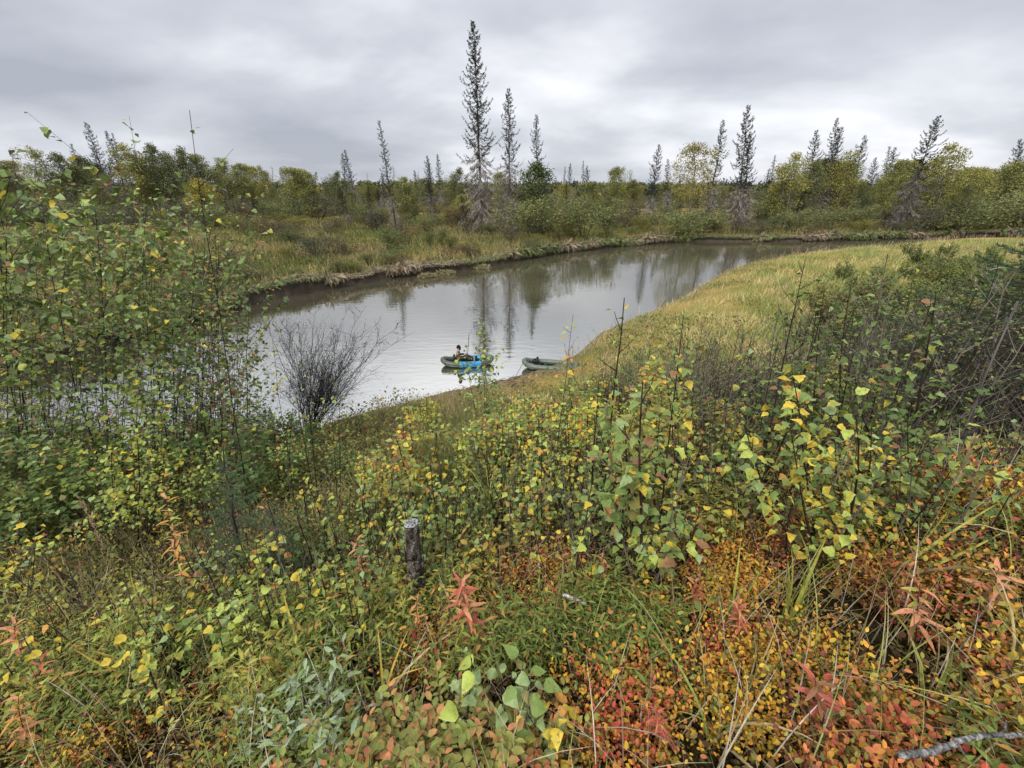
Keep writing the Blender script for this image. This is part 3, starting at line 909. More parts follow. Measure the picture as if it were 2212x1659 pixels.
def whereabouts(u, v, anchors, far=False):
    """which landmark a plant stands next to in the view, and on which side of it"""
    nm, au, av = min(anchors, key=lambda a: (a[1] - u) ** 2 + ((a[2] - v) * (1 if not far else 0)) ** 2)
    du, dv = u - au, v - av
    if far or abs(du) > abs(dv):
        if far and abs(du) < 14:
            return 'straight behind ' + nm
        side = 'left' if du < 0 else 'right'
        return (('just ' if abs(du) < 45 else '') + side + ' of ' + nm)
    return ('behind ' if dv < 0 else 'in front of ') + nm


# the rest of the two woods
rs = np.random.default_rng(79)
for i in range(92):
    left = i < 32 or i >= 76
    u = -160 + 860 * rs.random() if left else 1630 + 760 * rs.random()
    d = 118 + 40 * rs.random() if left else 96 + 40 * rs.random()
    k = ['thin', 'mixed', 'snag', 'thin'][i % 4] if i >= 64 else ['birch', 'birch_green', 'birch_green', 'airy', 'mixed', 'snag', 'birch'][int(rs.integers(7))] if left else ['birch', 'birch_yellow', 'birch_green', 'birch', 'mixed', 'birch_yellow'][int(rs.integers(6))]
    vt = (330 + 45 * rs.random() + max(0, u - 380) * .11) if left else 338 + 50 * rs.random()
    if i >= 64:
        vt -= 8 + 34 * rs.random()
        if i >= 80:
            u = 480 + 900 * rs.random(); vt = 350 + 40 * rs.random(); d = 110 + 60 * rs.random()
    b, t = foot_tip(u, u + (u - CU) * .03 + rs.normal() * 10, vt, d)
    H, ms = SPR[k] if k in SPR else BRO[k]
    ti = int(rs.integers(3))
    nm = 'spruce_tree' if k in ('mixed', 'thin') else 'dead_snag' if k == 'snag' else 'birch_tree'
    lab = ('' if nm == 'dead_snag' else ['yellowish ', 'dark ', 'green '][ti]) + {'spruce_tree': 'spruce', 'dead_snag': 'bare grey snag', 'birch_tree': 'birch'}[nm] + (' in the middle gap, ' if i >= 80 else ' in the left wood, ' if left else ' in the right wood, ') + whereabouts(*pix(t), FAR_ANCHORS, True)
    plant_tree(nm, ms, lab, {'spruce_tree': 'spruce', 'dead_snag': 'dead tree', 'birch_tree': 'birch'}[nm], 'trees of the left wood' if left else 'trees of the right wood', b, t, H, rz=rs.random() * 6, wid=1.1 + .3 * rs.random(),
               color=[(1.2, 1.1, .8), (.75, .78, .82), (1, 1, 1)][ti])

# smaller trees scattered over the plain behind
rs = np.random.default_rng(77)
kinds = ['birch', 'birch_green', 'birch', 'willow', 'small', 'small', 'mixed', 'snag', 'birch_green', 'willow_grey', 'dark', 'willow', 'mixed', 'birch_yellow', 'small', 'dark', 'snag']
for i in range(270):
    d = 85 + 165 * rs.random() ** 1.5
    u = -150 + 2500 * rs.random()
    x = (u - CU) / FPX * (d * CP + 7 * SP)
    z, dw, fr, rv = land(x, d)
    if rv[0] or not fr[0] or dw[0] < 8:
        continue
    k = kinds[int(rs.integers(len(kinds)))]
    H, ms = SPR[k] if k in SPR else BRO[k]
    h = {'small': 4.5, 'mixed': 8, 'snag': 6, 'dark': 7.5, 'willow': 3.6, 'willow_grey': 3.2}.get(k, 6.8) * (.7 + .6 * rs.random())
    nm = 'spruce_tree' if k in ('small', 'mixed', 'dark') else 'dead_snag' if k == 'snag' else 'willow_bush' if 'willow' in k else 'birch_tree'
    ti = int(rs.integers(3))
    tint = [(1.2, 1.1, .8), (.8, .82, .85), (1.0, 1.0, 1.0)][ti]
    noun = {'spruce_tree': 'small spruce', 'dead_snag': 'bare grey snag', 'willow_bush': 'low willow', 'birch_tree': 'small birch'}[nm]
    lab = (('' if nm == 'dead_snag' else ['yellowish ', 'dark ', 'green '][ti]) + noun + (' near the bank, ' if d < 125 else ' far back, ' if d > 170 else ' mid plain, ')
           + whereabouts(*pix((x, d, float(z[0]) + h)), FAR_ANCHORS, True))
    plant_tree(nm, ms, lab, {'spruce_tree': 'spruce', 'dead_snag': 'dead tree', 'willow_bush': 'willow', 'birch_tree': 'birch'}[nm],
               {'spruce_tree': 'small spruces of the far plain', 'dead_snag': 'snags of the far plain', 'willow_bush': 'low willows of the far plain', 'birch_tree': 'small birches of the far plain'}[nm],
               (x, d, float(z[0]) - .1), (x + rs.normal() * .5, d, float(z[0]) + h), H, rz=rs.random() * 6, wid=1.1 + .4 * rs.random(), color=tint)


rs = np.random.default_rng(78)
kk = 0
while kk < 290:
    d = 34 + 80 * rs.random() ** 1.2
    u = -250 + 2700 * rs.random()
    x = (u - CU) / FPX * (d * CP + 7 * SP)
    if kk >= 220:
        q_ = FAR_S[int(rs.integers(6, len(FAR_S) - 4))]
        x, d = q_[0] + rs.normal() * 1.5, q_[1] + 1.2 + 3.5 * rs.random()
    z, dw, fr, rv = land(x, d)
    if rv[0] or not fr[0] or dw[0] < (1.5 if kk < 220 else .7) or abs(x) > 1.4 * d or (kk < 220 and d < 70 and vnoise(x, d, 9, 91, 2) < .5 and rs.random() < .7):
        continue
    k = ['willow', 'willow_grey', 'willow_tall', 'willow', 'brush'][int(rs.integers(5))]
    H, ms = BRO[k]
    h = (.9 + 1.4 * rs.random()) * (1 + .012 * (d - 40))
    if kk >= 220:
        h = .6 + 1.1 * rs.random() ** 1.5
        z = top_of_bank(z, dw, fr)
    ti = int(rs.integers(3))
    nm = 'brush_bush' if k == 'brush' else 'willow_bush'
    size = 'small' if h < 1.6 else 'medium' if h < 2.3 else 'big'
    lab = (f"{size} {['yellowish', 'dark', 'grey green'][ti]} {'twiggy bush' if k == 'brush' else 'willow'}" + (' near the bank, ' if dw[0] < 9 else ' on far meadow, ' if d < 80 else ' below far wood, ')
           + whereabouts(*pix((x, d, float(z[0]) + h)), FAR_ANCHORS, True).replace('straight behind', 'in line with'))
    plant_tree(nm, ms, lab, 'bush' if k == 'brush' else 'willow', 'low bushes of the far bank', (x, d, float(z[0]) - .05), (x + rs.normal() * .1, d, float(z[0]) + h), H, rz=rs.random() * 6, wid=1.15 + .5 * rs.random(),
               color=[(1.25, 1.1, .75), (.75, .8, .8), (1, 1, 1)][ti])
    kk += 1


def build_far_forest():
    rs = np.random.default_rng(5)
    g = Geo()
    n = 2600
    d = 250 + 950 * rs.random(n) ** 1.2
    a = (rs.random(n) - .5) * 2.1
    x, y = d * np.sin(a), d * np.cos(a)
    z, dw, fr, rv = land(x, y)
    ok = fr & ~rv & (y > 60)
    x, y, z, d = x[ok], y[ok], z[ok], d[ok]
    n = len(x)
    con = rs.random(n) < .5
    h = np.where(con, 4 + 5 * rs.random(n) ** 1.5, 3 + 4 * rs.random(n))
    wd = np.where(con, .16, .34) * h
    m = 22
    f = rs.random((n, m))
    prof = np.where(con[:, None], (1 - f) ** .9 + .05, np.sqrt(np.maximum(1 - (2 * f - .9) ** 2 * .8, .05)))
    ang = rs.random((n, m)) * 6.28
    rr = wd[:, None] * prof * np.sqrt(rs.random((n, m)))
    P = np.stack([x[:, None] + rr * np.cos(ang), y[:, None] + rr * np.sin(ang), z[:, None] + (.08 + .92 * f) * h[:, None]], -1).reshape(-1, 3)
    pal = np.array([(.045, .058, .034), (.075, .088, .04), (.14, .13, .045), (.24, .19, .055)])
    w = np.where(con, 0, rs.choice([1, 1, 1, 2, 2, 3], n))
    C = np.repeat(pal[w] * (.7 + .6 * rs.random((n, 1))), m, 0) * (.7 + .6 * rs.random((n * m, 1)))
    rot = frames(rand_unit(rs, n * m), rand_unit(rs, n * m) + np.array([0, -.4, .6]))
    sz = np.repeat(wd * 1.3 + .35, m) * (.6 + .6 * rs.random(n * m))
    scatter(g, BERRY, P, rot, sz, C, wscale=1.1)
    put('far_forest', g.mesh('far_forest', M_FAR), kind='stuff', label='distant mixed forest along the horizon', cat='forest')


build_far_forest()


# ------------------------------------------------------------------ driftwood and turf on the far bank
def twig_fan(seed, n, L, spread, col, up=.6, aim=(0, 0), r=.02):
    rs = np.random.default_rng(seed)
    g = Geo()
    for i in range(n):
        a = rs.random() * 6.28
        d = np.array([math.cos(a) * spread + aim[0], math.sin(a) * spread + aim[1], up * (.3 + rs.random())])
        d /= np.linalg.norm(d)
        ll = L * (.45 + .6 * rs.random())
        t = np.linspace(0, 1, 6)[:, None]
        s = rs.normal(size=3) * .12 * ll
        P = rs.normal(size=3) * [.1, .1, 0] * L * .6 + d * ll * t + s * t * t
        c = np.array(col) * (.6 + .8 * rs.random())
        tube(g, P, np.linspace(r, r * .25, 6), 4, c)
        for k in range(5):
            f = .3 + .65 * rs.random()
            p = np.array([np.interp(f, t[:, 0], P[:, a]) for a in range(3)])
            e = p + (d + rs.normal(size=3) * .55) * ll * .3 * (1.1 - f)
            tube(g, [p, (p + e) / 2 + rs.normal(size=3) * .02 * ll, e], [r * .4, r * .3, r * .12], 3, c, cap=False)
    return g


for seed, u, v, L, lab in ((61, 1205, 541, 1.7, 'heap of grey driftwood boughs sliding off the far cut bank'), (62, 692, 520, 1.3, 'grey driftwood heap on the left of the far meadow'),
                           (63, 1010, 508, 1.5, 'grey dead boughs lying at the foot of the tallest spruce'), (64, 1120, 498, 1.2, 'grey dead boughs lying below the second tallest spruce')):
    p = gpos(u, v, 20)
    o = put('driftwood_heap', twig_fan(seed, 26, L, 1.0, (.19, .17, .155), .45, r=.03).mesh('driftwood_heap', M_BARK), None, p, None, lab, 'driftwood')


def turf_clump(seed, sx, sy, sz):
    rs = np.random.default_rng(seed)
    g = Geo()
    nu, nv = 14, 7
    V, C = [], []
    for j in range(nv):
        ph = j / (nv - 1) * math.pi / 2
        for i in range(nu):
            th = i / nu * 2 * math.pi
            r = 1 + .25 * rs.normal()
            V.append((sx * math.cos(th) * math.cos(ph) * r, sy * math.sin(th) * math.cos(ph) * r, sz * math.sin(ph) * r - .05))
            C.append(np.array([.16, .14, .07]) * (.6 + .8 * rs.random()))
    F = [(j * nu + i, j * nu + (i + 1) % nu, (j + 1) * nu + (i + 1) % nu, (j + 1) * nu + i) for j in range(nv - 1) for i in range(nu)]
    g.add(V, F, np.array(C))
    h = Geo(); m = 260
    th = rs.random(m) * 6.28; rr = np.sqrt(rs.random(m))
    P = np.stack([sx * rr * np.cos(th), sy * rr * np.sin(th), sz * np.sqrt(1 - rr ** 2 * .95)], 1)
    d = np.stack([np.cos(th), np.sin(th), .3 * np.ones(m)], 1) + .5 * rs.normal(size=(m, 3))
    scatter(h, NARROW, P, frames(d, rand_unit(rs, m) + [0, 0, 1]), .25 + .2 * rs.random(m), np.array([.24, .21, .10]) * (.6 + .7 * rs.random((m, 1))), wscale=1.2)
    return g, h


for i, (u, v, s, lab) in enumerate(((1036, 579, .9, 'pale slab of slumped turf at the water edge, farthest along'), (962, 592, .75, 'slumped turf at the water edge below the meadow, middle one'),
                                    (925, 598, .6, 'small slumped turf at the water edge, closest to the dark overhang'))):
    p = at_z(u, v, 0)
    g, h = turf_clump(70 + i, 1.3 * s, .55 * s, .42 * s)
    r = thing('turf_clump', lab, 'turf', (p[0], p[1] - .2, 0), .35)
    put('soil', g.mesh('soil', M_BARK, True), r)
    put('dry_grass', h.mesh('dry_grass', M_GRASS), r, kind='stuff')


# ------------------------------------------------------------------ meadow grass
def blades(g, x, y, z, L, rs, wmul=1.0, straw=.5, seed=9, lean=.35, nz=4.0, tone=.85):
    n = len(x)
    a = rs.random(n) * 6.28
    d = np.stack([np.cos(a) * lean, np.sin(a) * lean, np.ones(n)], 1) + .22 * rs.normal(size=(n, 3))
    nn = np.stack([np.cos(a + 1.57 * rs.random(n)), np.sin(a), .2 * np.ones(n)], 1) + .2 * rs.normal(size=(n, 3))
    k = np.clip((vnoise(x, y, nz, seed, 3) - .5) * 4 + straw + .35 * rs.normal(size=n), 0, 1)[:, None]
    p = np.clip((vnoise(x, y, nz * .8, seed + 9, 2) - .68) * 8, 0, 1)[:, None]
    c = np.array([.52, .43, .20]) * k + np.array([.25, .29, .09]) * (1 - k)
    c = c * (1 - .7 * p) + np.array([.36, .27, .17]) * .7 * p
    c = c * (.6 + .75 * rs.random((n, 1))) * tone
    scatter(g, BLADE, np.stack([x, y, z], 1), frames(d, nn), L, c, wscale=wmul)


p2 = at_z(1188, 797, 0)            # where the empty raft lies
BLADE = (np.array([(0, .012, 0), (0, -.012, 0), (.55, .012, -.05), (.55, -.012, -.05), (1, 0, -.28)], float), np.array([(2, 3, 4)]), np.array([(0, 1, 3, 2)]), np.zeros(5))


def build_meadows():
    rs = np.random.default_rng(15)
    g = Geo()
    # right meadow on the near shore
    n = 140000
    d = 13 + 55 * rs.random(n) ** 1.35
    x = .3 + (d * 1.45 - .3) * rs.random(n)
    z, dw, far, riv = land(x, d)
    raft = (np.abs(x - p2[0] - .1) < 1.9) & (d > p2[1] - 1.9) & (d < p2[1] + .9)
    ok = ~far & ~riv & ~raft & (dw > .15 + 2.0 * (x < 1.6)) & (z < 3.2) & (rs.random(n) < .45 + .9 * vnoise(x, d, 2.2, 51, 2))
    x, y, z = x[ok], d[ok], z[ok]
    L = (.40 + .45 * rs.random(len(x))) * (.35 + 1.1 * vnoise(x, y, 1.6, 52, 2)) * np.clip(dw[ok] / 5, .45, 1)
    blades(g, x, y, z - .03, L, rs, 1.2 + y[:, None, None] / 22, .42, 53, .4) if False else blades(g, x, y, z - .03, L, rs, 2.3, .26, 53, .60, 1.8, 1.30)
    put('meadow_grass', g.mesh('meadow_grass', M_GRASS), kind='stuff', label='pale tawny meadow grass on the point right of the river', cat='grass')
    g = Geo(); n = 26000
    d = 13 + 45 * rs.random(n) ** 1.35
    x = .5 + (d * 1.45 - .5) * rs.random(n)
    z, dw, far, riv = land(x, d)
    k = vnoise(x, d, 2.4, 61, 3)
    ok = ~far & ~riv & (dw > 1) & (z < 3.2) & (k > .55)
    x, y, z = x[ok], d[ok], z[ok]; m = len(x)
    c = (np.array([.13, .16, .05]) * (.7 + .6 * vnoise(x, y, 5, 62)[:, None]) + np.array([.10, .04, .01]) * np.clip(vnoise(x, y, 6, 63)[:, None] * 5 - 2.6, 0, 1)) * (.6 + .8 * rs.random((m, 1)))
    scatter(g, HEX, np.stack([x, y, z + .15 + .6 * rs.random(m) * (k[ok] - .3) * 2], 1), frames(rand_unit(rs, m), rand_unit(rs, m) + [0, -.2, .8]), .10 + .12 * rs.random(m), c)
    put('meadow_herbs', g.mesh('meadow_herbs', M_FAR), kind='stuff', label='patches of green and rusty leafy herbs in the pale meadow', cat='herbs')
    g = Geo(); n = 9000
    q = NEAR_S[rs.integers(8, len(NEAR_S) - 6, n)]
    x, y = q[:, 0] + 3.0 * rs.normal(size=n), q[:, 1] + 2.0 * rs.normal(size=n)
    z, dw, far, riv = land(x, y)
    ok = ~far & ~riv & (dw > .2) & (dw < 3.5) & (x > 3.0)
    x, y, z = x[ok], y[ok], z[ok]; m = len(x)
    dd = np.stack([.25 * rs.normal(size=m), .25 * rs.normal(size=m), np.ones(m)], 1)
    scatter(g, BLADE, np.stack([x, y, z], 1), frames(dd, rand_unit(rs, m)), .55 + .45 * rs.random(m), np.array([.46, .34, .22]) * (.6 + .6 * rs.random((m, 1))), wscale=1.8)
    put('seed_head_grass', g.mesh('seed_head_grass', M_GRASS), kind='stuff', label='pinkish tan seed head grass along the meadow waterline', cat='grass')
    # far bank
    g = Geo(); n = 135000
    d = 24 + 90 * rs.random(n) ** 1.1
    x = (rs.random(n) * 2.5 - 1.45) * d
    z, dw, far, riv = land(x, d)
    ok = far & ~riv & (dw > .5) & (dw < 60) & (rs.random(n) < .35 + 1.0 * vnoise(x, d, 3.2, 54, 2))
    x, y, z = x[ok], d[ok], top_of_bank(z, dw, far)[ok]
    L = (.5 + .6 * rs.random(len(x))) * (.6 + .6 * vnoise(x, y, 4, 55, 2))
    blades(g, x, y, z - .03, L, rs, 3.6, .30, 56, .4, 6.0, .62)
    put('far_bank_grass', g.mesh('far_bank_grass', M_GRASS), kind='stuff', label='tawny and green grass on the far bank meadow', cat='grass')
    # the slope below the viewpoint
    g = Geo(); n = 90000
    y = 3.0 + 13 * rs.random(n) ** .9
    x = (rs.random(n) - .5) * 2.7 * (y + 1.5)
    z, dw, far, riv = land(x, y)
    path = np.exp(-((x + .9 + .05 * y) / (.6 + .14 * y)) ** 2)
    ok = ~riv & (dw > .9) & (rs.random(n) < .30 + .7 * path)
    x, y, z = x[ok], y[ok], z[ok]
    L = (.25 + .35 * rs.random(len(x)))
    blades(g, x, y, z - .03, L, rs, .8, .5, 57, .55, 1.5)
    put('slope_grass', g.mesh('slope_grass', M_GRASS), kind='stuff', label='thin straw and green grass on the slope down to the mud', cat='grass')


build_meadows()


def build_bank_herbs():
    """low leafy growth along the far bank and the low plain"""
    rs = np.random.default_rng(19)
    g = Geo(); n = 90000
    d = 26 + 88 * rs.random(n)
    x = (rs.random(n) * 2.5 - 1.45) * d
    z, dw, far, riv = land(x, d)
    ok = far & ~riv & (dw > .15) & (dw < 45) & ((vnoise(x, d, 5, 58, 3) > .47) | (dw < 2.2))
    x, y, z = x[ok], d[ok], top_of_bank(z, dw, far)[ok]; n = len(x)
    P = np.stack([x, y, z + .1 + .55 * rs.random(n) * vnoise(x, y, 3, 59) - .3 * (dw[ok] < 1) * rs.random(n)], 1)
    k = vnoise(x, y, 4, 60, 2)[:, None]
    c = (np.array([.075, .085, .028]) * (1 - k) + np.array([.15, .125, .04]) * k) * (.6 + .8 * rs.random((n, 1)))
    scatter(g, BERRY, P, frames(rand_unit(rs, n), rand_unit(rs, n) + [0, -.2, .8]), .22 + .16 * rs.random(n), c)
    put('bank_undergrowth', g.mesh('bank_undergrowth', M_FAR), kind='stuff', label='low green and rusty undergrowth on the far bank', cat='undergrowth')


build_bank_herbs()


def shore_debris():
    rs = np.random.default_rng(33)
    g = Geo(); n = 900
    k = 0
    while k < n:
        u, v = 740 + 420 * rs.random(), 795 + 95 * rs.random()
        p = at_z(u, v, .12)
        z, dw, fr, rv = land(p[0], p[1])
        k += 1
        if rv[0] or dw[0] > 2.4:
            continue
        a = rs.random() * 6.28; L = .08 + .4 * rs.random() ** 2
        d = np.array([math.cos(a), math.sin(a), .15 * rs.random()])
        q = np.array([p[0], p[1], z[0] + .01])
        tube(g, [q, q + d * L * .5 + rs.normal(size=3) * .02, q + d * L], [.012, .010, .004], 4, np.array([.075, .062, .052]) * (.4 + 1.2 * rs.random()), cap=False)
    put('shore_debris', g.mesh('shore_debris', M_BARK), kind='stuff', label='dark twigs and debris strewn along the muddy shore', cat='debris')


shore_debris()


# ------------------------------------------------------------------ rafts, paddler and gear
M_RUB = plain_material('raft_green', (.050, .064, .042), .42, .5, .12, 5)
M_RUB2 = plain_material('raft_light_green', (.085, .108, .075), .45, .5, .10, 5)
M_SEAM = plain_material('raft_seam', (.025, .03, .024), .5)
M_BLUE = plain_material('blue_camouflage', (.012, .06, .12), .5, .4, nscale=9, col2=(.035, .30, .55))
M_BLACK = plain_material('black_nylon', (.012, .012, .014), .6)
M_ROPE = plain_material('rope', (.03, .032, .03), .8)
M_WHITE = plain_material('white_fabric', (.62, .66, .72), .6)


def raft_path(t, Ln, W):
    """outline of a packraft: pointed ends that rise out of the water"""
    c, s = np.cos(t), np.sin(t)
    x = Ln / 2 * np.sign(c) * np.abs(c) ** .72
    y = W / 2 * np.sign(s) * np.abs(s) ** .62 * (1 - .30 * np.abs(c) ** 3)
    z = .17 + .15 * np.abs(c) ** 4
    return np.stack([x, y, z], 1)


def raft_tube(Ln, W, r, t0, t1, n, sides=16, grow=0.0):
    g = Geo()
    t = np.linspace(t0, t1, n)
    P = raft_path(t, Ln, W)
    R = (r * (1 - .16 * np.abs(np.cos(t)) ** 4)) + grow
    tube(g, P, R, sides, (.1, .1, .1), cap=False)
    return g


def make_raft(label, loc, rz, mat, Ln=2.55, W=.86, r=.15, blue=False, group=None):
    o = thing('packraft', label, 'raft', loc, rz, group)
    put('tube', raft_tube(Ln, W, r, 0, 2 * math.pi, 73).mesh('tube', mat, True), o)
    g = Geo()
    th = np.linspace(0, 2 * math.pi, 41)
    P = raft_path(th, Ln * .9, W * .86); P[:, 2] = .05 + .05 * np.abs(np.cos(th)) ** 4
    g.add(np.vstack([[0, 0, .05], P[:-1]]), [(0, i + 1, (i + 1) % 40 + 1) for i in range(40)], (.1, .1, .1))
    put('floor', g.mesh('floor', M_SEAM), o)
    for k in (.62, 2.52, 3.77, 5.66):
        put('seam_band', raft_tube(Ln, W, r, k - .025, k + .025, 3, 16, .004).mesh('seam_band', M_SEAM, True), o)
    if blue:
        for a, b in ((1.12, 1.76), (4.52, 5.16)):
            put('blue_panel', raft_tube(Ln, W, r, a, b, 14, 16, .006).mesh('blue_panel', M_BLUE, True), o)
    # seat and backrest
    for nm, c, sz in (('seat', (-.42, 0, .14), (.24, .24, .07)), ('backrest', (-.68, 0, .34), (.06, .24, .20))):
        g = Geo()
        V, F = rounded_box(*sz)
        g.add(V + np.array(c), F, (.02, .02, .02))
        put(nm, g.mesh(nm, M_BLACK, True), o)
    g = Geo()
    e = raft_path(np.array([math.pi]), Ln, W)[0]
    q = np.linspace(0, math.pi, 9)
    tube(g, np.stack([e[0] + .05 + .28 * (1 - np.sin(q)) * 0 + .32 * (q / math.pi), .10 * np.cos(q), e[2] + r * .95 + .03 * np.sin(q)], 1), .008, 5, (.03, .03, .03))
    put('grab_line', g.mesh('grab_line', M_ROPE, True), o)
    for s in (-1, 1):
        for xx in (-.95, .95):
            g = Geo()
            tt = np.linspace(0, 2 * math.pi, 11)
            c0 = np.array([xx * Ln / 2.55, s * W * .43, .17 + r * .8])
            V = np.vstack([[c0 + [0, 0, .026]], c0 + np.stack([.05 * np.cos(tt[:-1]), .05 * np.sin(tt[:-1]), 0 * tt[:-1] + .012], 1)])
            g.add(V, [(0, i + 1, (i + 1) % 10 + 1) for i in range(10)], (.02, .02, .02))
            put('lashing_patch', g.mesh('lashing_patch', M_BLACK), o)
    return o


def rounded_box(a, b, c, n=6):
    """a puffy superellipsoid box with half sizes a, b, c"""
    nu, nv = 18, 10
    V = []
    f = lambda w, e: math.copysign(abs(w) ** e, w)
    for j in range(nv):
        ph = -math.pi / 2 + math.pi * (j + .5) / nv
        for i in range(nu):
            th = 2 * math.pi * i / nu
            V.append((a * f(math.cos(ph), .4) * f(math.cos(th), .4), b * f(math.cos(ph), .4) * f(math.sin(th), .4), c * f(math.sin(ph), .4)))
    F = [(j * nu + i, j * nu + (i + 1) % nu, (j + 1) * nu + (i + 1) % nu, (j + 1) * nu + i) for j in range(nv - 1) for i in range(nu)]
    V += [(0, 0, -c), (0, 0, c)]
    k = nu * nv
    F += [(k, (i + 1) % nu, i, i) for i in range(0)]
    T = [(k, (i + 1) % nu, i) for i in range(nu)] + [(k + 1, (nv - 1) * nu + i, (nv - 1) * nu + (i + 1) % nu) for i in range(nu)]
    F += [(p, q, r, r) for p, q, r in []]
    F = [tuple(x) for x in F]
    V = np.array(V)
    quads = np.array(F)
    # close the poles with quads folded on the middle
    for t in T[::1]:
        pass
    return V[:k], quads


p = at_z(1010, 787, 0)
raft1 = make_raft('dark green packraft with blue camouflage side panels, carrying the paddler', (p[0], p[1], 0), .10, M_RUB, blue=True)
RAFT1 = Matrix.Translation((p[0], p[1], 0)) @ Matrix.Rotation(.10, 4, 'Z')
p2 = at_z(1188, 797, 0)
raft2 = make_raft('empty light green packraft pulled into the bank grass', (p2[0], p2[1], .03), -.20, M_RUB2, 2.7, .90, .145)
RAFT2 = Matrix.Translation((p2[0], p2[1], .03)) @ Matrix.Rotation(-.20, 4, 'Z')


def gear_bag(label, name, loc, rz, sz, mat, tilt=(0, 0), strap=M_ROPE):
    o = thing(name, label, 'bag', loc, rz)
    o.rotation_euler = (tilt[0], tilt[1], rz)
    g = Geo(); V, F = rounded_box(*sz); g.add(V + np.array([0, 0, sz[2]]), F, (.1, .1, .1))
    put('body', g.mesh('body', mat, True), o)
    for k in (-.45, .45):
        g = Geo(); V, F = rounded_box(sz[0] * .08, sz[1] * 1.03, sz[2] * 1.03); g.add(V + np.array([k * sz[0], 0, sz[2]]), F, (.1, .1, .1))
        put('strap', g.mesh('strap', strap, True), o)
    g = Geo(); q = np.linspace(0, math.pi, 9)
    tube(g, np.stack([sz[0] * .4 * np.cos(q), 0 * q, sz[2] * 2 + .07 * np.sin(q)], 1), .012, 5, (.1, .1, .1))
    put('handle', g.mesh('handle', strap, True), o)
    return o


b = RAFT2 @ Vector((-.78, .05, .20))
gear_bag('small black bag lying in the bow of the empty light green raft', 'dry_bag', b, .3, (.16, .13, .11), M_BLACK)
b = gpos(1018, 830, 10)
gear_bag('black duffel bag on the mud below the blue panelled raft', 'duffel_bag', (b[0], b[1], b[2]), .5, (.30, .17, .15), M_BLACK)
b = gpos(1056, 828, 10)
gear_bag('upright white and blue roll bag beside the black duffel', 'roll_bag', (b[0], b[1], b[2]), .2, (.09, .09, .32), M_WHITE, strap=M_BLUE)


def skin_mesh(name, verts, edges, radii, roots, mat, parent, sub=1):
    me = bpy.data.meshes.new(name)
    me.from_pydata([tuple(v) for v in verts], edges, [])
    o = put(name, me, parent)
    md = o.modifiers.new('skin', 'SKIN')
    md.use_smooth_shade = True
    md.branch_smoothing = .6
    sv = me.skin_vertices[0].data if me.skin_vertices else me.attributes
    for i, r in enumerate(radii):
        sv[i].radius = (r, r) if np.isscalar(r) else r
        sv[i].use_root = i in roots
    ss = o.modifiers.new('smooth', 'SUBSURF'); ss.levels = sub; ss.render_levels = sub
    me.materials.append(mat)
    return o


def add_skin_layer(me):
    bm_needed = not me.skin_vertices
    if bm_needed:
        import bmesh
        bm = bmesh.new(); bm.from_mesh(me); bm.verts.layers.skin.verify(); bm.to_mesh(me); bm.free()


_old_skin = skin_mesh


def skin_mesh(name, verts, edges, radii, roots, mat, parent, sub=1):
    import bmesh
    me = bpy.data.meshes.new(name)
    bm = bmesh.new()
    lay = bm.verts.layers.skin.verify()
    vs = [bm.verts.new(tuple(v)) for v in verts]
    for a, c in edges:
        bm.edges.new((vs[a], vs[c]))
    for i, v in enumerate(vs):
        r = radii[i]
        v[lay].radius = (r, r) if np.isscalar(r) else r
        v[lay].use_root = i in roots
    bm.to_mesh(me); bm.free()
    o = put(name, me, parent)
    md = o.modifiers.new('skin', 'SKIN'); md.use_smooth_shade = True; md.branch_smoothing = .6
    ss = o.modifiers.new('smooth', 'SUBSURF'); ss.levels = sub; ss.render_levels = sub
    me.materials.append(mat)
    return o


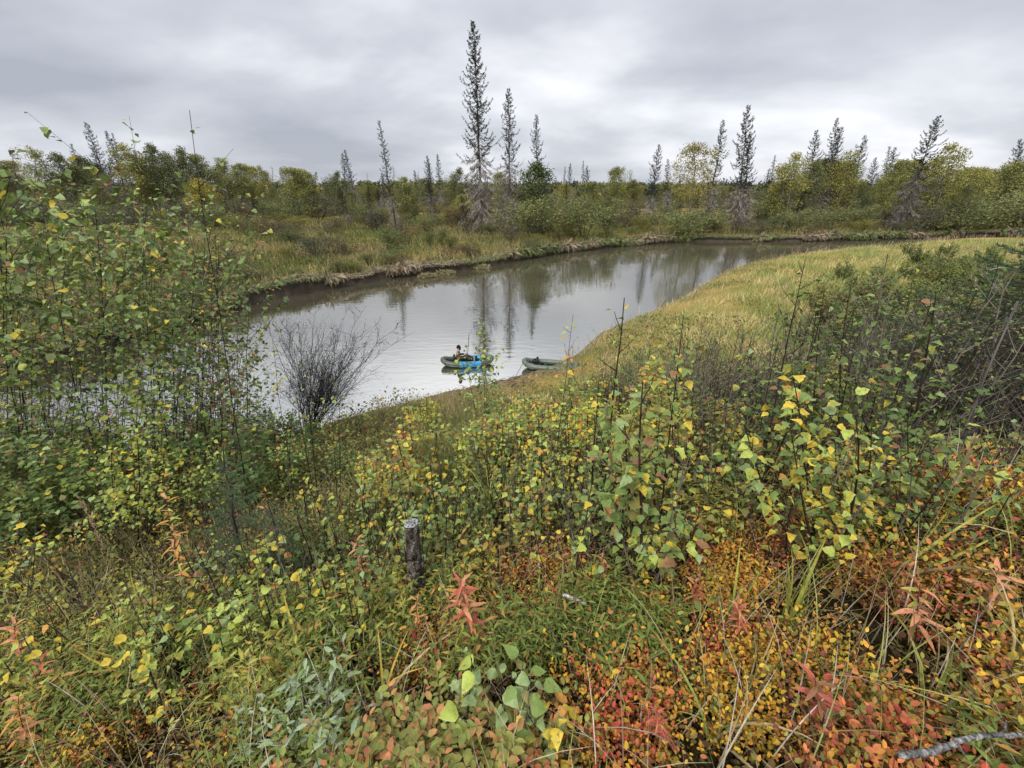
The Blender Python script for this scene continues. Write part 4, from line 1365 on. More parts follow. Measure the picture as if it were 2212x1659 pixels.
def build_person():
    M_SKIN = plain_material('skin', (.42, .25, .18), .55, .4, .06, 20)
    M_CAMO = plain_material('camouflage_jacket', (.030, .030, .014), .85, .2, nscale=14, col2=(.105, .062, .030))
    M_TROU = plain_material('dark_trousers', (.035, .038, .03), .85, .2)
    M_HAIR = plain_material('dark_beard', (.02, .014, .01), .9)
    M_BEAN = plain_material('black_knit', (.010, .010, .011), .95, .1, .3, 60, .4)
    o = thing('person', 'person in black knit cap and camouflage jacket sitting in the raft, holding a paddle', 'person')
    o.matrix_world = RAFT1 @ Matrix.Translation((-.44, 0, .20))
    # body: hips, spine, neck, head, arms with hands, legs; faces +x
    V = [(0, 0, .10), (-.03, 0, .26), (-.04, 0, .42), (-.02, 0, .53), (.0, 0, .61), (.03, 0, .70), (.03, 0, .80)]
    E = [(0, 1), (1, 2), (2, 3), (3, 4), (4, 5), (5, 6)]
    Rr = [(.15, .13), (.14, .11), (.155, .115), (.11, .09), (.056, .056), (.082, .092), (.075, .085)]
    roots = {0}

    def chain(start, pts, rad):
        prev = start
        for q, r in zip(pts, rad):
            V.append(q); Rr.append(r); E.append((prev, len(V) - 1)); prev = len(V) - 1
        return prev
    hands = []
    for s in (-1, 1):
        sh = chain(2, [(-.01, s * .19, .50)], [.068])
        hand = (.40, s * .20, .34) if s > 0 else (.38, s * .16, .27)
        wr = chain(sh, [(.06, s * .27, .27), (.30, s * .21, hand[2] - .02)], [.047, .031])
        pm = chain(wr, [(hand[0] - .02, hand[1], hand[2])], [.036])
        hands.append(hand)
        chain(0, [(.10, s * .10, .09), (.44, s * .15, .26), (.80, s * .12, .06), (.90, s * .12, .14)], [.092, .064, .046, .038])
        for f in range(4):
            y0 = hand[1]; z0 = hand[2] + .024 - .016 * f
            Lf = (.058, .066, .062, .048)[f]
            V.append((hand[0], y0 - s * .012, z0)); Rr.append(.0095); roots.add(len(V) - 1); st = len(V) - 1
            chain(st, [(hand[0] + Lf * .6, y0 - s * .012, z0), (hand[0] + Lf * .75, y0 - s * .045, z0 - .003), (hand[0] + Lf * .45, y0 - s * .062, z0 - .004)], [.009, .0085, .007])
        V.append((hand[0] - .01, y0 - s * .02, hand[2] + .03)); Rr.append(.011); roots.add(len(V) - 1); st = len(V) - 1
        chain(st, [(hand[0] + .015, y0 - s * .045, hand[2] + .045), (hand[0] + .035, y0 - s * .06, hand[2] + .03)], [.010, .008])
    body = skin_mesh('body', V, E, Rr, roots, M_SKIN, o, 2)
    # jacket: shell over trunk and arms
    V, E, Rr, roots = [(0, 0, .10), (-.03, 0, .26), (-.04, 0, .42), (-.02, 0, .535), (-.005, 0, .575)], [(0, 1), (1, 2), (2, 3), (3, 4)], [(.175, .155), (.165, .135), (.178, .14), (.125, .11), (.08, .08)], {0}
    for s, hand in zip((-1, 1), hands):
        sh = chain(2, [(-.01, s * .195, .50)], [.086])
        chain(sh, [(.06, s * .27, .27), (.29, s * .212, hand[2] - .02)], [.066, .050])
    skin_mesh('jacket', V, E, Rr, roots, M_CAMO, o, 2)
    V, E, Rr, roots = [(0, 0, .09)], [], [(.17, .15)], {0}
    for s in (-1, 1):
        chain(0, [(.10, s * .10, .09), (.44, s * .15, .26), (.78, s * .12, .08)], [.108, .08, .06])
    skin_mesh('trousers', V, E, Rr, roots, M_TROU, o, 2)
    for s in (-1, 1):
        g = Geo(); v, f = rounded_box(.07, .045, .11); g.add(v + np.array([.90, s * .12, .11]), f, (.1, .1, .1))
        put('boot', g.mesh('boot', M_BLACK, True), o)

    def dome(name, c, a, b, h, mat, lo=0.0):
        g = Geo(); nu, nv = 16, 8; v = []
        for j in range(nv):
            ph = lo + (math.pi / 2 - lo) * j / (nv - 1)
            for i in range(nu):
                th = 2 * math.pi * i / nu
                v.append((c[0] + a * math.cos(ph) * math.cos(th), c[1] + b * math.cos(ph) * math.sin(th), c[2] + h * math.sin(ph)))
        g.add(v, [(j * nu + i, j * nu + (i + 1) % nu, (j + 1) * nu + (i + 1) % nu, (j + 1) * nu + i) for j in range(nv - 1) for i in range(nu)], (.1, .1, .1))
        return put(name, g.mesh(name, mat, True), o)
    dome('knit_cap', (.02, 0, .755), .115, .098, .155, M_BEAN, -.15)
    dome('beard', (.055, 0, .695), .085, .075, -.085, M_HAIR, -.2)
    dome('nose', (.118, 0, .735), .022, .016, .03, M_SKIN, -1.4)
    for s in (-1, 1):
        dome('eye', (.106, s * .034, .758), .011, .014, .011, M_BLACK, -1.4)
        dome('ear', (.02, s * .092, .725), .022, .012, .036, M_SKIN, -1.4)
    return o, hands


person, hands = build_person()


def build_paddle():
    o = thing('paddle', 'black double bladed paddle held upright by the person in the raft', 'paddle')
    o.matrix_world = RAFT1 @ Matrix.Translation((-.44, 0, .20))
    a, c = np.array([.46, -.10, .255]), np.array([.46, .14, .335])
    d = np.array([.02, .75, .52]); d = (c - a) / np.linalg.norm(c - a) * .72 + np.array([.12, 0, .55]); d /= np.linalg.norm(d)
    m = (a + c) / 2
    g = Geo(); tube(g, [m - d * .85, m, m + d * .85], .015, 8, (.02, .02, .02))
    put('shaft', g.mesh('shaft', M_BLACK, True), o)
    for s in (-1, 1):
        g = Geo()
        t = np.linspace(0, 1, 9)
        w = np.array([.02, .05, .075, .088, .09, .085, .07, .045, .012])
        ctr = m[None] + s * d[None] * (.83 + .44 * t[:, None])
        side = np.cross(d, [1, 0, 0]); side /= np.linalg.norm(side); nn = np.cross(d, side)
        rows = np.stack([ctr + side * w[:, None] + nn * .012, ctr + nn * -.004, ctr - side * w[:, None] + nn * .012, ctr - side * w[:, None] + nn * .02, ctr + nn * .008, ctr + side * w[:, None] + nn * .02], 1)
        F = [(i * 6 + j, i * 6 + (j + 1) % 6, i * 6 + 6 + (j + 1) % 6, i * 6 + 6 + j) for i in range(8) for j in range(6)]
        g.add(rows.reshape(-1, 3), F, (.02, .02, .02))
        put('blade', g.mesh('blade', M_BLACK, True), o)


build_paddle()
g = Geo()
e = RAFT2 @ Vector((-1.35, 0, .36))
q = np.linspace(0, 1, 12)
far_end = gpos(1110, 822, 10)
tube(g, np.stack([e[0] + (far_end[0] - e[0]) * q, e[1] + (far_end[1] - e[1]) * q, e[2] + (far_end[2] + .03 - e[2]) * np.sqrt(q)], 1), .012, 5, (.03, .03, .03))
put('mooring_rope', g.mesh('mooring_rope', M_ROPE, True), None, None, None, 'thin dark rope from the bow of the empty raft to the mud', 'rope')


# ------------------------------------------------------------------ near plants: leaf meshes shared by the leaf objects
PAL = {
    'green': ((0.174, 0.252, 0.062), (0.202, 0.274, 0.078)), 'deep': ((0.078, 0.129, 0.034), (0.095, 0.146, 0.039)), 'pale': ((0.240, 0.325, 0.130), (0.285, 0.355, 0.150)),
    'lime': ((0.358, 0.437, 0.084), (0.448, 0.470, 0.112)), 'yellow': ((0.560, 0.426, 0.050), (0.620, 0.470, 0.067)), 'turning': ((0.190, 0.258, 0.056), (0.560, 0.403, 0.056)),
    'orange': ((0.560, 0.291, 0.067), (0.470, 0.190, 0.056)), 'brown': ((0.224, 0.118, 0.056), (0.314, 0.157, 0.078)), 'spotted': ((0.179, 0.224, 0.056), (0.336, 0.168, 0.078)),
    'red': ((0.403, 0.095, 0.062), (0.470, 0.157, 0.090)), 'salmon': ((0.582, 0.235, 0.134), (0.515, 0.291, 0.112)), 'silver': ((0.270, 0.345, 0.200), (0.330, 0.390, 0.260)), 'grey': ((0.302, 0.381, 0.280), (0.370, 0.437, 0.325)), 'olive': ((0.130, 0.170, 0.050), (0.155, 0.180, 0.056)),
}
TPL = {'birch': BIRCH, 'alder': ALDER, 'poplar': POPLAR, 'willow': WILLOW, 'fire': FIRE, 'oval': OVAL}
_lm = {}


def leaf_mesh(shape, tone, k):
    key = (shape, tone, k)
    if key not in _lm:
        g = Geo()
        V, F3, F4, E = TPL[shape]
        rs = np.random.default_rng(abs(hash(shape)) % 1000 + k if False else sum(map(ord, shape + tone)) + k * 7)
        V = V.copy()
        V[:, 2] += .06 * np.sin(V[:, 0] * (4 + 2 * k) + k) * (.5 + np.abs(V[:, 1])) - .07 * k * V[:, 0] ** 2 + (.35 * (k - 2)) * V[:, 1] * V[:, 0] + (.5 if k == 3 else .1) * V[:, 1] ** 2
        V[:, 1] *= 1 - .07 * (k - 1)
        V[:, 1] += .07 * (k - 2) * V[:, 0] ** 2
        c0, c1 = map(np.array, PAL[tone])
        side = np.clip(V[:, 0] * 1.2 - .3 + .3 * np.sign(V[:, 1]) * (k - 1), 0, 1)
        w = np.clip(E * .8 * (.4 + side) + .12 * rs.normal(size=len(V)), 0, 1)[:, None]
        C = (c0 * (1 - w) + c1 * w) * (.85 + .3 * rs.random((len(V), 1)))
        # petiole
        g.add(V, F3, C)
        if F4 is not None:
            g.quad.append(F4 + 0)
        pv = np.array([(-.28, .008, -.02), (-.28, -.008, -.02), (.02, -.012, 0), (.02, .012, 0)])
        g.add(pv, [(0, 1, 2, 3)], np.array(c0) * .8)
        _lm[key] = g.mesh('leaf', M_LEAF, True)
    return _lm[key]


def sapling(seed, H, stems, spread, nleaf, lean=(0, 0), low=.30, bl=.34, nb=9, r0=.006, wob=.03, up=.75, hang=.35, topw=.4):
    """stems (Geo) and leaf frames (pos, dir, normal) of a sapling of height H, foot at the origin"""
    rs = np.random.default_rng(seed)
    g = Geo()
    SPTS, SDIR, WT = [], [], []
    for s in range(stems):
        a = s * 2.4 + rs.random()
        h = H * (1 if s == 0 else .55 + .42 * rs.random())
        tip = np.array([lean[0] * h / H + math.cos(a) * spread * (.1 if s == 0 else .5 + .5 * rs.random()), lean[1] * h / H + math.sin(a) * spread * (.1 if s == 0 else .5 + .5 * rs.random()), h])
        t = np.linspace(0, 1, 9)[:, None]
        foot = np.array([math.cos(a), math.sin(a), 0]) * .035 * (s > 0)
        mid = np.array([math.cos(a), math.sin(a), 0]) * spread * .18 * (s > 0)
        P = foot + (tip - foot) * t + mid * np.sin(t * math.pi) + np.cumsum(rs.normal(size=(9, 3)), 0) * wob * h * .16 * t
        P[:, 2] = np.maximum(P[:, 2], 0) - .05 * (t[:, 0] == 0)
        bark = np.array([.030, .021, .016]) if rs.random() < .6 else np.array([.13, .11, .088])
        cc = bark * (.7 + .8 * rs.random((9, 1)))
        rr = r0 * (.7 + .5 * rs.random()) * (h / H) ** .5
        tube(g, P, np.linspace(rr, rr * .28, 9), 5, cc)
        n = max(3, int(nb * h / H))
        for b in range(n):
            f = low * .7 + (1 - low * .7) * (b + rs.random()) / n
            if f > .97: continue
            c = np.array([np.interp(f, t[:, 0], P[:, k]) for k in range(3)])
            az = b * 2.4 + rs.random() * 1.4 + a
            L = h * bl * (np.interp(f, [0, .3, .6, .85, 1], [.55, .85, .95, .75, .4]) if topw > .45 else 1.12 - f) * (.5 + .7 * rs.random())
            d = np.array([math.cos(az), math.sin(az), up * (.6 + .8 * rs.random())]); d /= np.linalg.norm(d)
            q = np.linspace(0, 1, 4)[:, None]
            B = c + d * L * q + np.array([0, 0, .22]) * L * q * q + rs.normal(size=(4, 3)) * .03 * L * q
            tube(g, B, np.linspace(rr * .42, rr * .16, 4), 3, bark * (.8 + .9 * rs.random()), cap=False)
            m = max(2, int(6 * L / .25))
            for k in range(m):
                w = .25 + .78 * (k + rs.random()) / m
                w = min(w, 1)
                SPTS.append([np.interp(w, q[:, 0], B[:, i]) for i in range(3)]); SDIR.append(d); WT.append(1.0)
        for k in range(int(5 + 8 * h)):
            f = low + (1 - low) * (k + rs.random()) / (5 + 8 * h)
            f = min(f, 1)
            SPTS.append([np.interp(f, t[:, 0], P[:, i]) for i in range(3)]); SDIR.append((tip - foot) / np.linalg.norm(tip - foot)); WT.append(.8)
    S = np.array(SPTS); D = np.array(SDIR); Wt = np.array(WT) * (.10 + np.clip(np.array(SPTS)[:, 2] / H, 0, 1)) ** (topw * 1.6); Wt /= Wt.sum()
    q = rs.choice(len(S), nleaf, p=Wt, replace=nleaf > len(S))
    pos = S[q] + rs.normal(size=(nleaf, 3)) * (.012 + .02 * (nleaf > len(S)))
    side = rand_unit(rs, nleaf) * np.array([1, 1, .5])
    d = D[q] * .25 + side + np.array([0, 0, -hang])
    nn = np.array([0, 0, 1.0]) + .55 * rand_unit(rs, nleaf) + .35 * side
    rot = frames(d, nn)
    pos = pos + rot[:, :, 0] * .018
    return g, pos, rot


def pick(rs, mix, n):
    ks = list(mix); w = np.array([mix[k] for k in ks], float)
    return [ks[i] for i in rs.choice(len(ks), n, p=w / w.sum())]


def place_sapling(name, label, cat, group, base, H, seed, stems, spread, nleaf, size, shape, mix, single=True, rz=0.0, **kw):
    rs = np.random.default_rng(seed + 5000)
    g, pos, rot = sapling(seed, H, stems, spread, nleaf, **kw)
    root = thing(name, label, cat, (base[0], base[1], base[2]), rz, group)
    put('stem', g.mesh('stem', M_BARK, True), root)
    tones = pick(rs, mix, len(pos))
    sz = size * (.36 + .84 * rs.random(len(pos)) ** .8)
    k = min(len(pos), single if single is not True else 260) if single else 0
    order = np.argsort(-sz) if k < len(pos) else np.arange(len(pos))
    for i in order[:k]:
        o = bpy.data.objects.new('leaf', leaf_mesh(shape, tones[i], int(rs.integers(5))))
        COL.objects.link(o); o.parent = root
        o.matrix_basis = mat4(rot[i], pos[i], float(sz[i]))
    if k < len(pos):
        r_ = order[k:]
        put('foliage', foliage_geo(rs, pos[r_], rot[r_], sz[r_], [tones[i] for i in r_]).mesh('foliage', M_LEAF), root, kind='stuff' if k else None)
    return root


def foliage_geo(rs, pos, rot, sz, tones, tpl=None):
    gl = Geo()
    c0 = np.array([PAL[t][0] for t in tones]); c1 = np.array([PAL[t][1] for t in tones])
    f = (.8 + .4 * rs.random((len(pos), 1)))
    scatter(gl, tpl or WIDE, pos, rot, sz, c0 * f, c1 * f)
    return gl


def spec_place(ub, vb, ut, vt):
    b = gpos(ub, vb, .4, 60)
    t = at_y(ut, vt, b[1])
    return b, max(.15, t[2] - b[2]), t[0] - b[0]


MIX_B = {'green': 5.5, 'lime': 2, 'turning': 2, 'spotted': 2, 'yellow': 1.1, 'pale': 1.3, 'brown': 1.0, 'orange': .5, 'olive': 1}
MIX_Y = {'green': 3, 'lime': 3, 'turning': 3, 'yellow': 4, 'orange': .8, 'pale': 1, 'brown': .4}
MIX_A = {'green': 6, 'pale': 2.6, 'olive': 2.5, 'deep': 1.5, 'lime': 1.6, 'yellow': .7, 'brown': .6, 'turning': .8}
MIX_D = {'deep': 5, 'olive': 4, 'green': 2, 'turning': .6, 'brown': .5, 'pale': .6}

HERO = [  # name, label, foot u v, tip u v, stems, spread, leaves, leaf size, shape, mix, extra
    ('birch_shrub', 'broad low birch shrub full of lime and yellow leaves, under the alders', 300, 1190, 285, 885, 11, .50, 620, 0.0638, 'birch', {'green': 2, 'lime': 8, 'turning': 2, 'yellow': 2.2, 'pale': 1.2, 'orange': .5}, dict(low=.35, r0=.010)),
    ('birch_shrub', 'small lime leaved birch shrub between the alders and the little spruce', 440, 1150, 455, 930, 6, .30, 264, 0.0572, 'birch', {'green': 3, 'lime': 6, 'turning': 2, 'yellow': 1.2, 'pale': 2}, dict(low=.4)),
    ('birch_shrub', 'low birch shrub with fading yellow leaves cut by the left edge', 60, 1330, 80, 1080, 5, .30, 176, 0.0682, 'birch', MIX_Y, dict(low=.1)),
    ('alder_shrub', 'leafy alder at the left edge with large pale leaves', 70, 1078, 55, 405, 8, .40, 873, 0.1378, 'alder', MIX_A, dict(wob=.06, low=.46, r0=.013, nb=15, topw=1.1, bl=.36)),
    ('alder_shrub', 'dark stemmed alder rising just left of the tallest shoot', 240, 1078, 175, 412, 8, .42, 956, 0.1310, 'alder', MIX_A, dict(wob=.06, low=.46, r0=.014, nb=15, topw=1.1, bl=.36)),
    ('alder_shrub', 'alder with big jagged leaves below the leaning spruces', 330, 1078, 285, 385, 7, .40, 832, 0.1310, 'alder', MIX_A, dict(wob=.06, low=.46, r0=.014, nb=15, topw=1.1, bl=.36)),
    ('alder_shoot', 'tallest slender shoot on the left, bare tip with a few leaves against the sky', 545, 1150, 410, 242, 2, .16, 110, 0.0680, 'birch', {'green': 5, 'olive': 2, 'yellow': 1, 'pale': 1}, dict(low=.35, r0=.009, topw=1, bl=.16, nb=12)),
    ('alder_shrub', 'alder thicket stem cluster left of the dead grey bush', 480, 1078, 470, 500, 9, .45, 956, 0.0917, 'alder', {'olive': 4, 'green': 4, 'deep': 3, 'brown': 1.2, 'turning': 1, 'pale': 1.5}, dict(low=.46, r0=.012, nb=15, topw=1.1)),
    ('alder_shrub', 'alder in the second row at the left with olive foliage', 150, 1075, 130, 560, 8, .5, 790, 0.1170, 'alder', MIX_A, dict(wob=.06, low=.46, r0=.012, nb=15, topw=1.1)),
    ('alder_shrub', 'alder in the second row right of the dark stemmed one', 390, 1075, 400, 560, 8, .5, 832, 0.1110, 'alder', {'olive': 4, 'green': 4, 'deep': 3, 'brown': 1, 'pale': 2}, dict(low=.46, r0=.012, nb=15, topw=1.1)),
    ('birch_sapling', 'thin sapling with sparse green leaves against the river, left of the dead bush', 640, 1110, 585, 735, 2, .12, 57, 0.0562, 'birch', {'green': 5, 'lime': 2, 'yellow': .7, 'deep': 2}, dict(low=.4, bl=.16, r0=0.0068)),
    ('birch_sapling', 'dark thin sapling crossing the dead grey bush', 692, 1130, 642, 690, 2, .10, 52, 0.0540, 'birch', {'green': 5, 'pale': 2, 'yellow': .7, 'deep': 2}, dict(low=.3, bl=.14, r0=0.0095)),
    ('birch_sapling', 'sapling with pale green leaves right of the dead grey bush', 730, 1120, 712, 800, 3, .14, 78, 0.0540, 'birch', MIX_B, dict(r0=.008, low=.2, bl=.22)),
    ('birch_sapling', 'tall central birch sapling with dense green leaves and dark forked trunk', 1385, 1295, 1375, 830, 4, .26, 380, 0.0713, 'birch', {'green': 7, 'turning': 2.5, 'spotted': 2, 'lime': 2, 'yellow': .9, 'pale': 1.6, 'brown': .7}, dict(low=.12, r0=0.0115, bl=.40)),
    ('birch_sapling', 'sapling with bare branching top twigs against the river', 1292, 1190, 1340, 640, 2, .12, 59, 0.0605, 'birch', MIX_Y, dict(low=.05, r0=0.0101, bl=.26, nb=9)),
    ('birch_sapling', 'upright dark sapling just right of the bare topped one, leaves at its tip', 1420, 1190, 1475, 665, 2, .10, 91, 0.0605, 'birch', MIX_B, dict(low=.3, r0=0.0095, bl=.18, nb=10)),
    ('birch_sapling', 'sapling with orange and yellow top leaves in front of the empty raft', 1185, 1120, 1238, 676, 2, .10, 83, 0.0562, 'birch', MIX_Y, dict(low=.3, bl=.16, r0=0.0068, nb=10)),
    ('birch_sapling', 'yellow leaved birch sapling, widest on the right side', 1768, 1225, 1700, 800, 6, .40, 437, 0.0626, 'birch', {'green': 4, 'lime': 4, 'yellow': 4, 'turning': 3, 'orange': .8, 'pale': 1}, dict(low=.15, r0=0.0095)),
    ('birch_sapling', 'slim green and yellow sapling touching the widest yellow birch', 1870, 1195, 1880, 925, 4, .24, 171, 0.0562, 'birch', MIX_Y, dict(r0=.008, low=.15)),
    ('birch_sapling', 'green leaved shrub at the right, right of the yellow birch', 2000, 1180, 2060, 900, 5, .30, 209, 0.0562, 'birch', {'green': 4, 'deep': 3, 'turning': 1.5, 'lime': 1, 'brown': .6}, dict(r0=.008, low=.15)),
    ('birch_sapling', 'low birch between the stump and the central birch with yellow and pale leaves', 1170, 1190, 1160, 905, 5, .22, 171, 0.0518, 'birch', MIX_B, dict(r0=.008, low=.2)),
    ('birch_sapling', 'leafy birch directly in front of the rafts with small leaves', 1045, 945, 1045, 690, 4, .45, 520, 0.085, 'birch', {'green': 5, 'pale': 2, 'lime': 2, 'yellow': .8, 'deep': 2}, dict(r0=.008, low=.2, bl=.34, nb=14)),
    ('poplar_shoot', 'poplar shoot in the lower foreground with large pale green leaves', 1130, 1640, 1145, 1430, 4, .16, 42, 0.0704, 'poplar', {'pale': 4, 'green': 3, 'spotted': 1, 'turning': 1}, dict(low=.35, bl=.3, hang=.1)),
    ('poplar_shoot', 'poplar shoot with bright yellow leaves at the bottom edge', 1225, 1665, 1190, 1560, 4, .14, 39, 0.0640, 'poplar', {'yellow': 5, 'turning': 1, 'orange': .6, 'spotted': .5}, dict(low=.1, bl=.4, hang=.1)),
    ('poplar_shoot', 'poplar shoot with two tall limp leaves beside the yellow one', 1000, 1640, 1020, 1425, 2, .06, 16, 0.0736, 'poplar', {'lime': 3, 'pale': 2}, dict(low=.6, bl=.2, hang=.3)),
    ('willow_shrub', 'silvery willow in the foreground with grey green oval leaves', 690, 1640, 715, 1470, 8, .24, 272, 0.0620, 'willow', {'silver': 6, 'pale': 3, 'green': 1}, dict(low=.25, bl=.34, hang=-.2)),
    ('willow_shrub', 'smaller silvery willow at the bottom edge left of the big silvery one', 590, 1650, 560, 1520, 5, .18, 128, 0.0500, 'willow', {'silver': 5, 'pale': 3, 'green': 2, 'olive': 1}, dict(low=.2, bl=.34, hang=-.1)),
    ('alder_shrub', 'alder behind the big leaved left one, tips level with the far wood', 20, 1060, 10, 470, 6, .5, 672, 0.1140, 'alder', MIX_A, dict(low=.46, r0=.011, nb=14, topw=1.1)),
    ('alder_shrub', 'alder between the dark stemmed one and the tallest shoot, brownish foliage', 430, 1078, 440, 430, 6, .35, 672, 0.0860, 'alder', {'olive': 5, 'green': 4, 'deep': 2, 'brown': 1.5, 'turning': 1.5, 'yellow': .6}, dict(low=.46, r0=.011, nb=14, topw=1.1)),
    ('alder_shrub', 'tall olive alder in the third row, left part', 110, 1045, 100, 430, 7, .7, 900, 0.1050, 'alder', MIX_D, dict(wob=.06, low=.46, r0=.014, nb=16, topw=1.1)),
    ('alder_shrub', 'tall olive alder in the third row behind the dark stemmed one', 260, 1040, 270, 450, 7, .7, 900, 0.1050, 'alder', MIX_A, dict(wob=.06, low=.46, r0=.014, nb=16, topw=1.1)),
    ('alder_shrub', 'tall olive alder in the third row left of the tallest shoot', 370, 1036, 375, 470, 7, .7, 900, 0.1000, 'alder', MIX_D, dict(wob=.06, low=.46, r0=.014, nb=16, topw=1.1)),
    ('alder_shrub', 'olive alder in the third row hanging over the left river end', 480, 1040, 490, 560, 6, .6, 700, 0.0900, 'alder', {'olive': 5, 'green': 4, 'deep': 2, 'brown': 1.5, 'turning': 1.5}, dict(wob=.06, low=.46, r0=.012, nb=15, topw=1.1)),
    ('alder_shrub', 'alder in the third row cut by the left edge', -20, 1040, -20, 520, 6, .7, 700, 0.1050, 'alder', MIX_A, dict(wob=.06, low=.46, r0=.014, nb=15, topw=1.1)),
    ('alder_shrub', 'small alder in front of the left end of the river', 530, 1070, 545, 640, 5, .35, 480, 0.0655, 'alder', {'olive': 5, 'green': 4, 'deep': 2, 'brown': 1.5, 'turning': 1.5}, dict(low=.46, r0=.009, nb=12, topw=1.1)),
    ('birch_sapling', 'dense birch behind the central one, right of the bare topped sapling', 1460, 1120, 1440, 820, 5, .3, 220, .055, 'birch', MIX_B, dict(low=.1, r0=.009)),
    ('birch_sapling', 'low spreading birch left of the bare topped sapling', 1235, 1130, 1215, 880, 6, .34, 200, .054, 'birch', MIX_Y, dict(low=.1, r0=.008)),
    ('birch_sapling', 'yellowing birch left of the central birch, behind the broken stick', 1120, 1100, 1110, 860, 5, .3, 150, .052, 'birch', MIX_Y, dict(low=.15, r0=.008)),
    ('birch_sapling', 'birch sapling behind the little spruce with lime leaves', 620, 1090, 630, 880, 5, .3, 170, .052, 'birch', MIX_B, dict(low=.2, r0=.008)),
    ('birch_sapling', 'birch sapling left of the stump with grey green leaves', 800, 1150, 815, 965, 5, .22, 110, .052, 'birch', {'pale': 5, 'green': 4, 'lime': 2, 'yellow': 1, 'orange': .5}, dict(low=.2, r0=.007)),
    ('birch_sapling', 'tall dark stemmed shrub in front of the pale meadow, its tip over the river', 1640, 1040, 1735, 555, 6, .35, 380, .055, 'birch', MIX_D, dict(low=.2, r0=.010, nb=14)),
    ('birch_sapling', 'tall dark stemmed shrub right of the one over the river', 1830, 1040, 1915, 545, 6, .4, 420, .060, 'birch', MIX_D, dict(low=.2, r0=.010, nb=14)),
    ('birch_sapling', 'dark shrub under the pale meadow between two taller ones', 1745, 1035, 1800, 640, 6, .4, 380, .055, 'birch', MIX_D, dict(low=.2, r0=.010, nb=14)),
    ('birch_sapling', 'dark leafy shrub left of the large dark spruce', 1960, 1050, 2000, 640, 6, .45, 420, .058, 'birch', MIX_D, dict(low=.2, r0=.011, nb=14)),
]
for i, (nm, lab, ub, vb, ut, vt, st, sp, nl, sz, shp, mix, kw) in enumerate(HERO):
    b, H, lx = spec_place(ub, vb, ut, vt)
    cat = {'birch_shrub': 'birch shrub', 'alder_shrub': 'alder', 'alder_shoot': 'alder', 'birch_sapling': 'birch sapling', 'poplar_shoot': 'poplar', 'willow_shrub': 'willow'}[nm]
    place_sapling(nm, lab, cat, None, b, H, 100 + i, st, sp, nl, sz, shp, mix, True, lean=(lx, 0), **kw)


rs_avoid = np.random.default_rng(4)
TONES = {'lime leaved': {'green': 2, 'lime': 8, 'turning': 2, 'yellow': 1.5, 'pale': 1}, 'yellow flecked': MIX_Y, 'green': MIX_B, 'dark leaved': MIX_D}
TINTS = {'yellowish': (1.18, 1.14, .80), 'olive': (1.0, 1.0, 1.0), 'dark green': (.72, .80, .75), 'brownish': (1.15, .95, .78)}


def region(name, noun, cat, group, n, xr, yr, vtop, hr, seed, nleaf, size, shape, mix, single, stems=(2, 5), spread=.22, low=.15, avoid=None, fade=60, tones=None, ratio=False, **kw):
    """saplings scattered over a patch of the slope; no tip rises above the survey row VTOP"""
    rs = np.random.default_rng(seed)
    k = tries = 0
    tmpl = []
    full, twiggy = nleaf, 'twiggy' in noun
    if not single:
        for t in range(9):
            Ht = hr[0] + (hr[1] - hr[0]) * (.35 + .65 * t / 8)
            bare = twiggy and t % 2 == 0
            nleaf = full // 5 if bare else full
            g, pos, rot = sapling(seed * 50 + t, Ht, int(rs.integers(*stems)) + (5 if bare else 0), spread * Ht, nleaf, low=low, **kw)
            gl = foliage_geo(rs, pos, rot, size * (.55 + .65 * rs.random(nleaf)), pick(rs, mix, nleaf), WIDE if shape != 'willow' else OVAL)
            tmpl.append((Ht, g.mesh('stem', M_BARK, True), gl.mesh('foliage', M_LEAF)))
    while k < n and tries < n * 25:
        tries += 1
        x = xr[0] + (xr[1] - xr[0]) * rs.random(); y = yr[0] + (yr[1] - yr[0]) * rs.random()
        if ratio:
            x *= y
        z, dw, fr, rv = land(x, y)
        if rv[0] or fr[0] or dw[0] < .6 or (avoid and avoid(x, y)) or abs(x) > 1.33 * (y * CP - (z[0] - ZC) * SP):
            continue
        z = float(z[0])
        u = CU + FPX * x / (y * CP - (z - ZC) * SP)
        zmax = at_y(u, vtop(u) + fade * rs.random() ** .7, y)[2] - z
        h = min(hr[0] + (hr[1] - hr[0]) * rs.random(), zmax)
        if h < .22:
            continue
        f = h / hr[1]
        uu, vv = pix((x, y, z + h * .7))
        size_word = 'knee high' if h < .6 else 'waist high' if h < 1.1 else 'head high' if h < 1.9 else 'tall'
        place = whereabouts(uu, vv, ANCHORS).replace('the bend of the meadow shore', 'the meadow shore bend')
        if single:
            pool = tones or ['yellow flecked', 'green', 'dark leaved']
            tone = pool[int(rs.integers(len(pool)))]
            place_sapling(name, f'{size_word} {tone} {noun} {place}', cat, group, (x, y, z), h, seed * 50 + k, int(rs.integers(*stems)), spread * h, int(nleaf * (.45 + .7 * f)), size * (.8 + .4 * rs.random()), shape,
                          TONES[tone], single, lean=(rs.normal() * .08, rs.normal() * .05), low=low, **kw)
        else:
            tone = list(TINTS)[int(rs.integers(4))]
            Ht, ms, ml = tmpl[int(np.argmin([abs(t[0] - h) + .5 * rs.random() for t in tmpl]))]
            root = thing(name, f'{size_word} {tone} {noun} {place}', cat, (x, y, z), rs.random() * 6.28, group)
            root.scale = (h / Ht * (.9 + .4 * rs.random()),) * 2 + (h / Ht,)
            put('stem', ms, root); o = put('foliage', ml, root); o.color = (*TINTS[tone], 1)
        k += 1


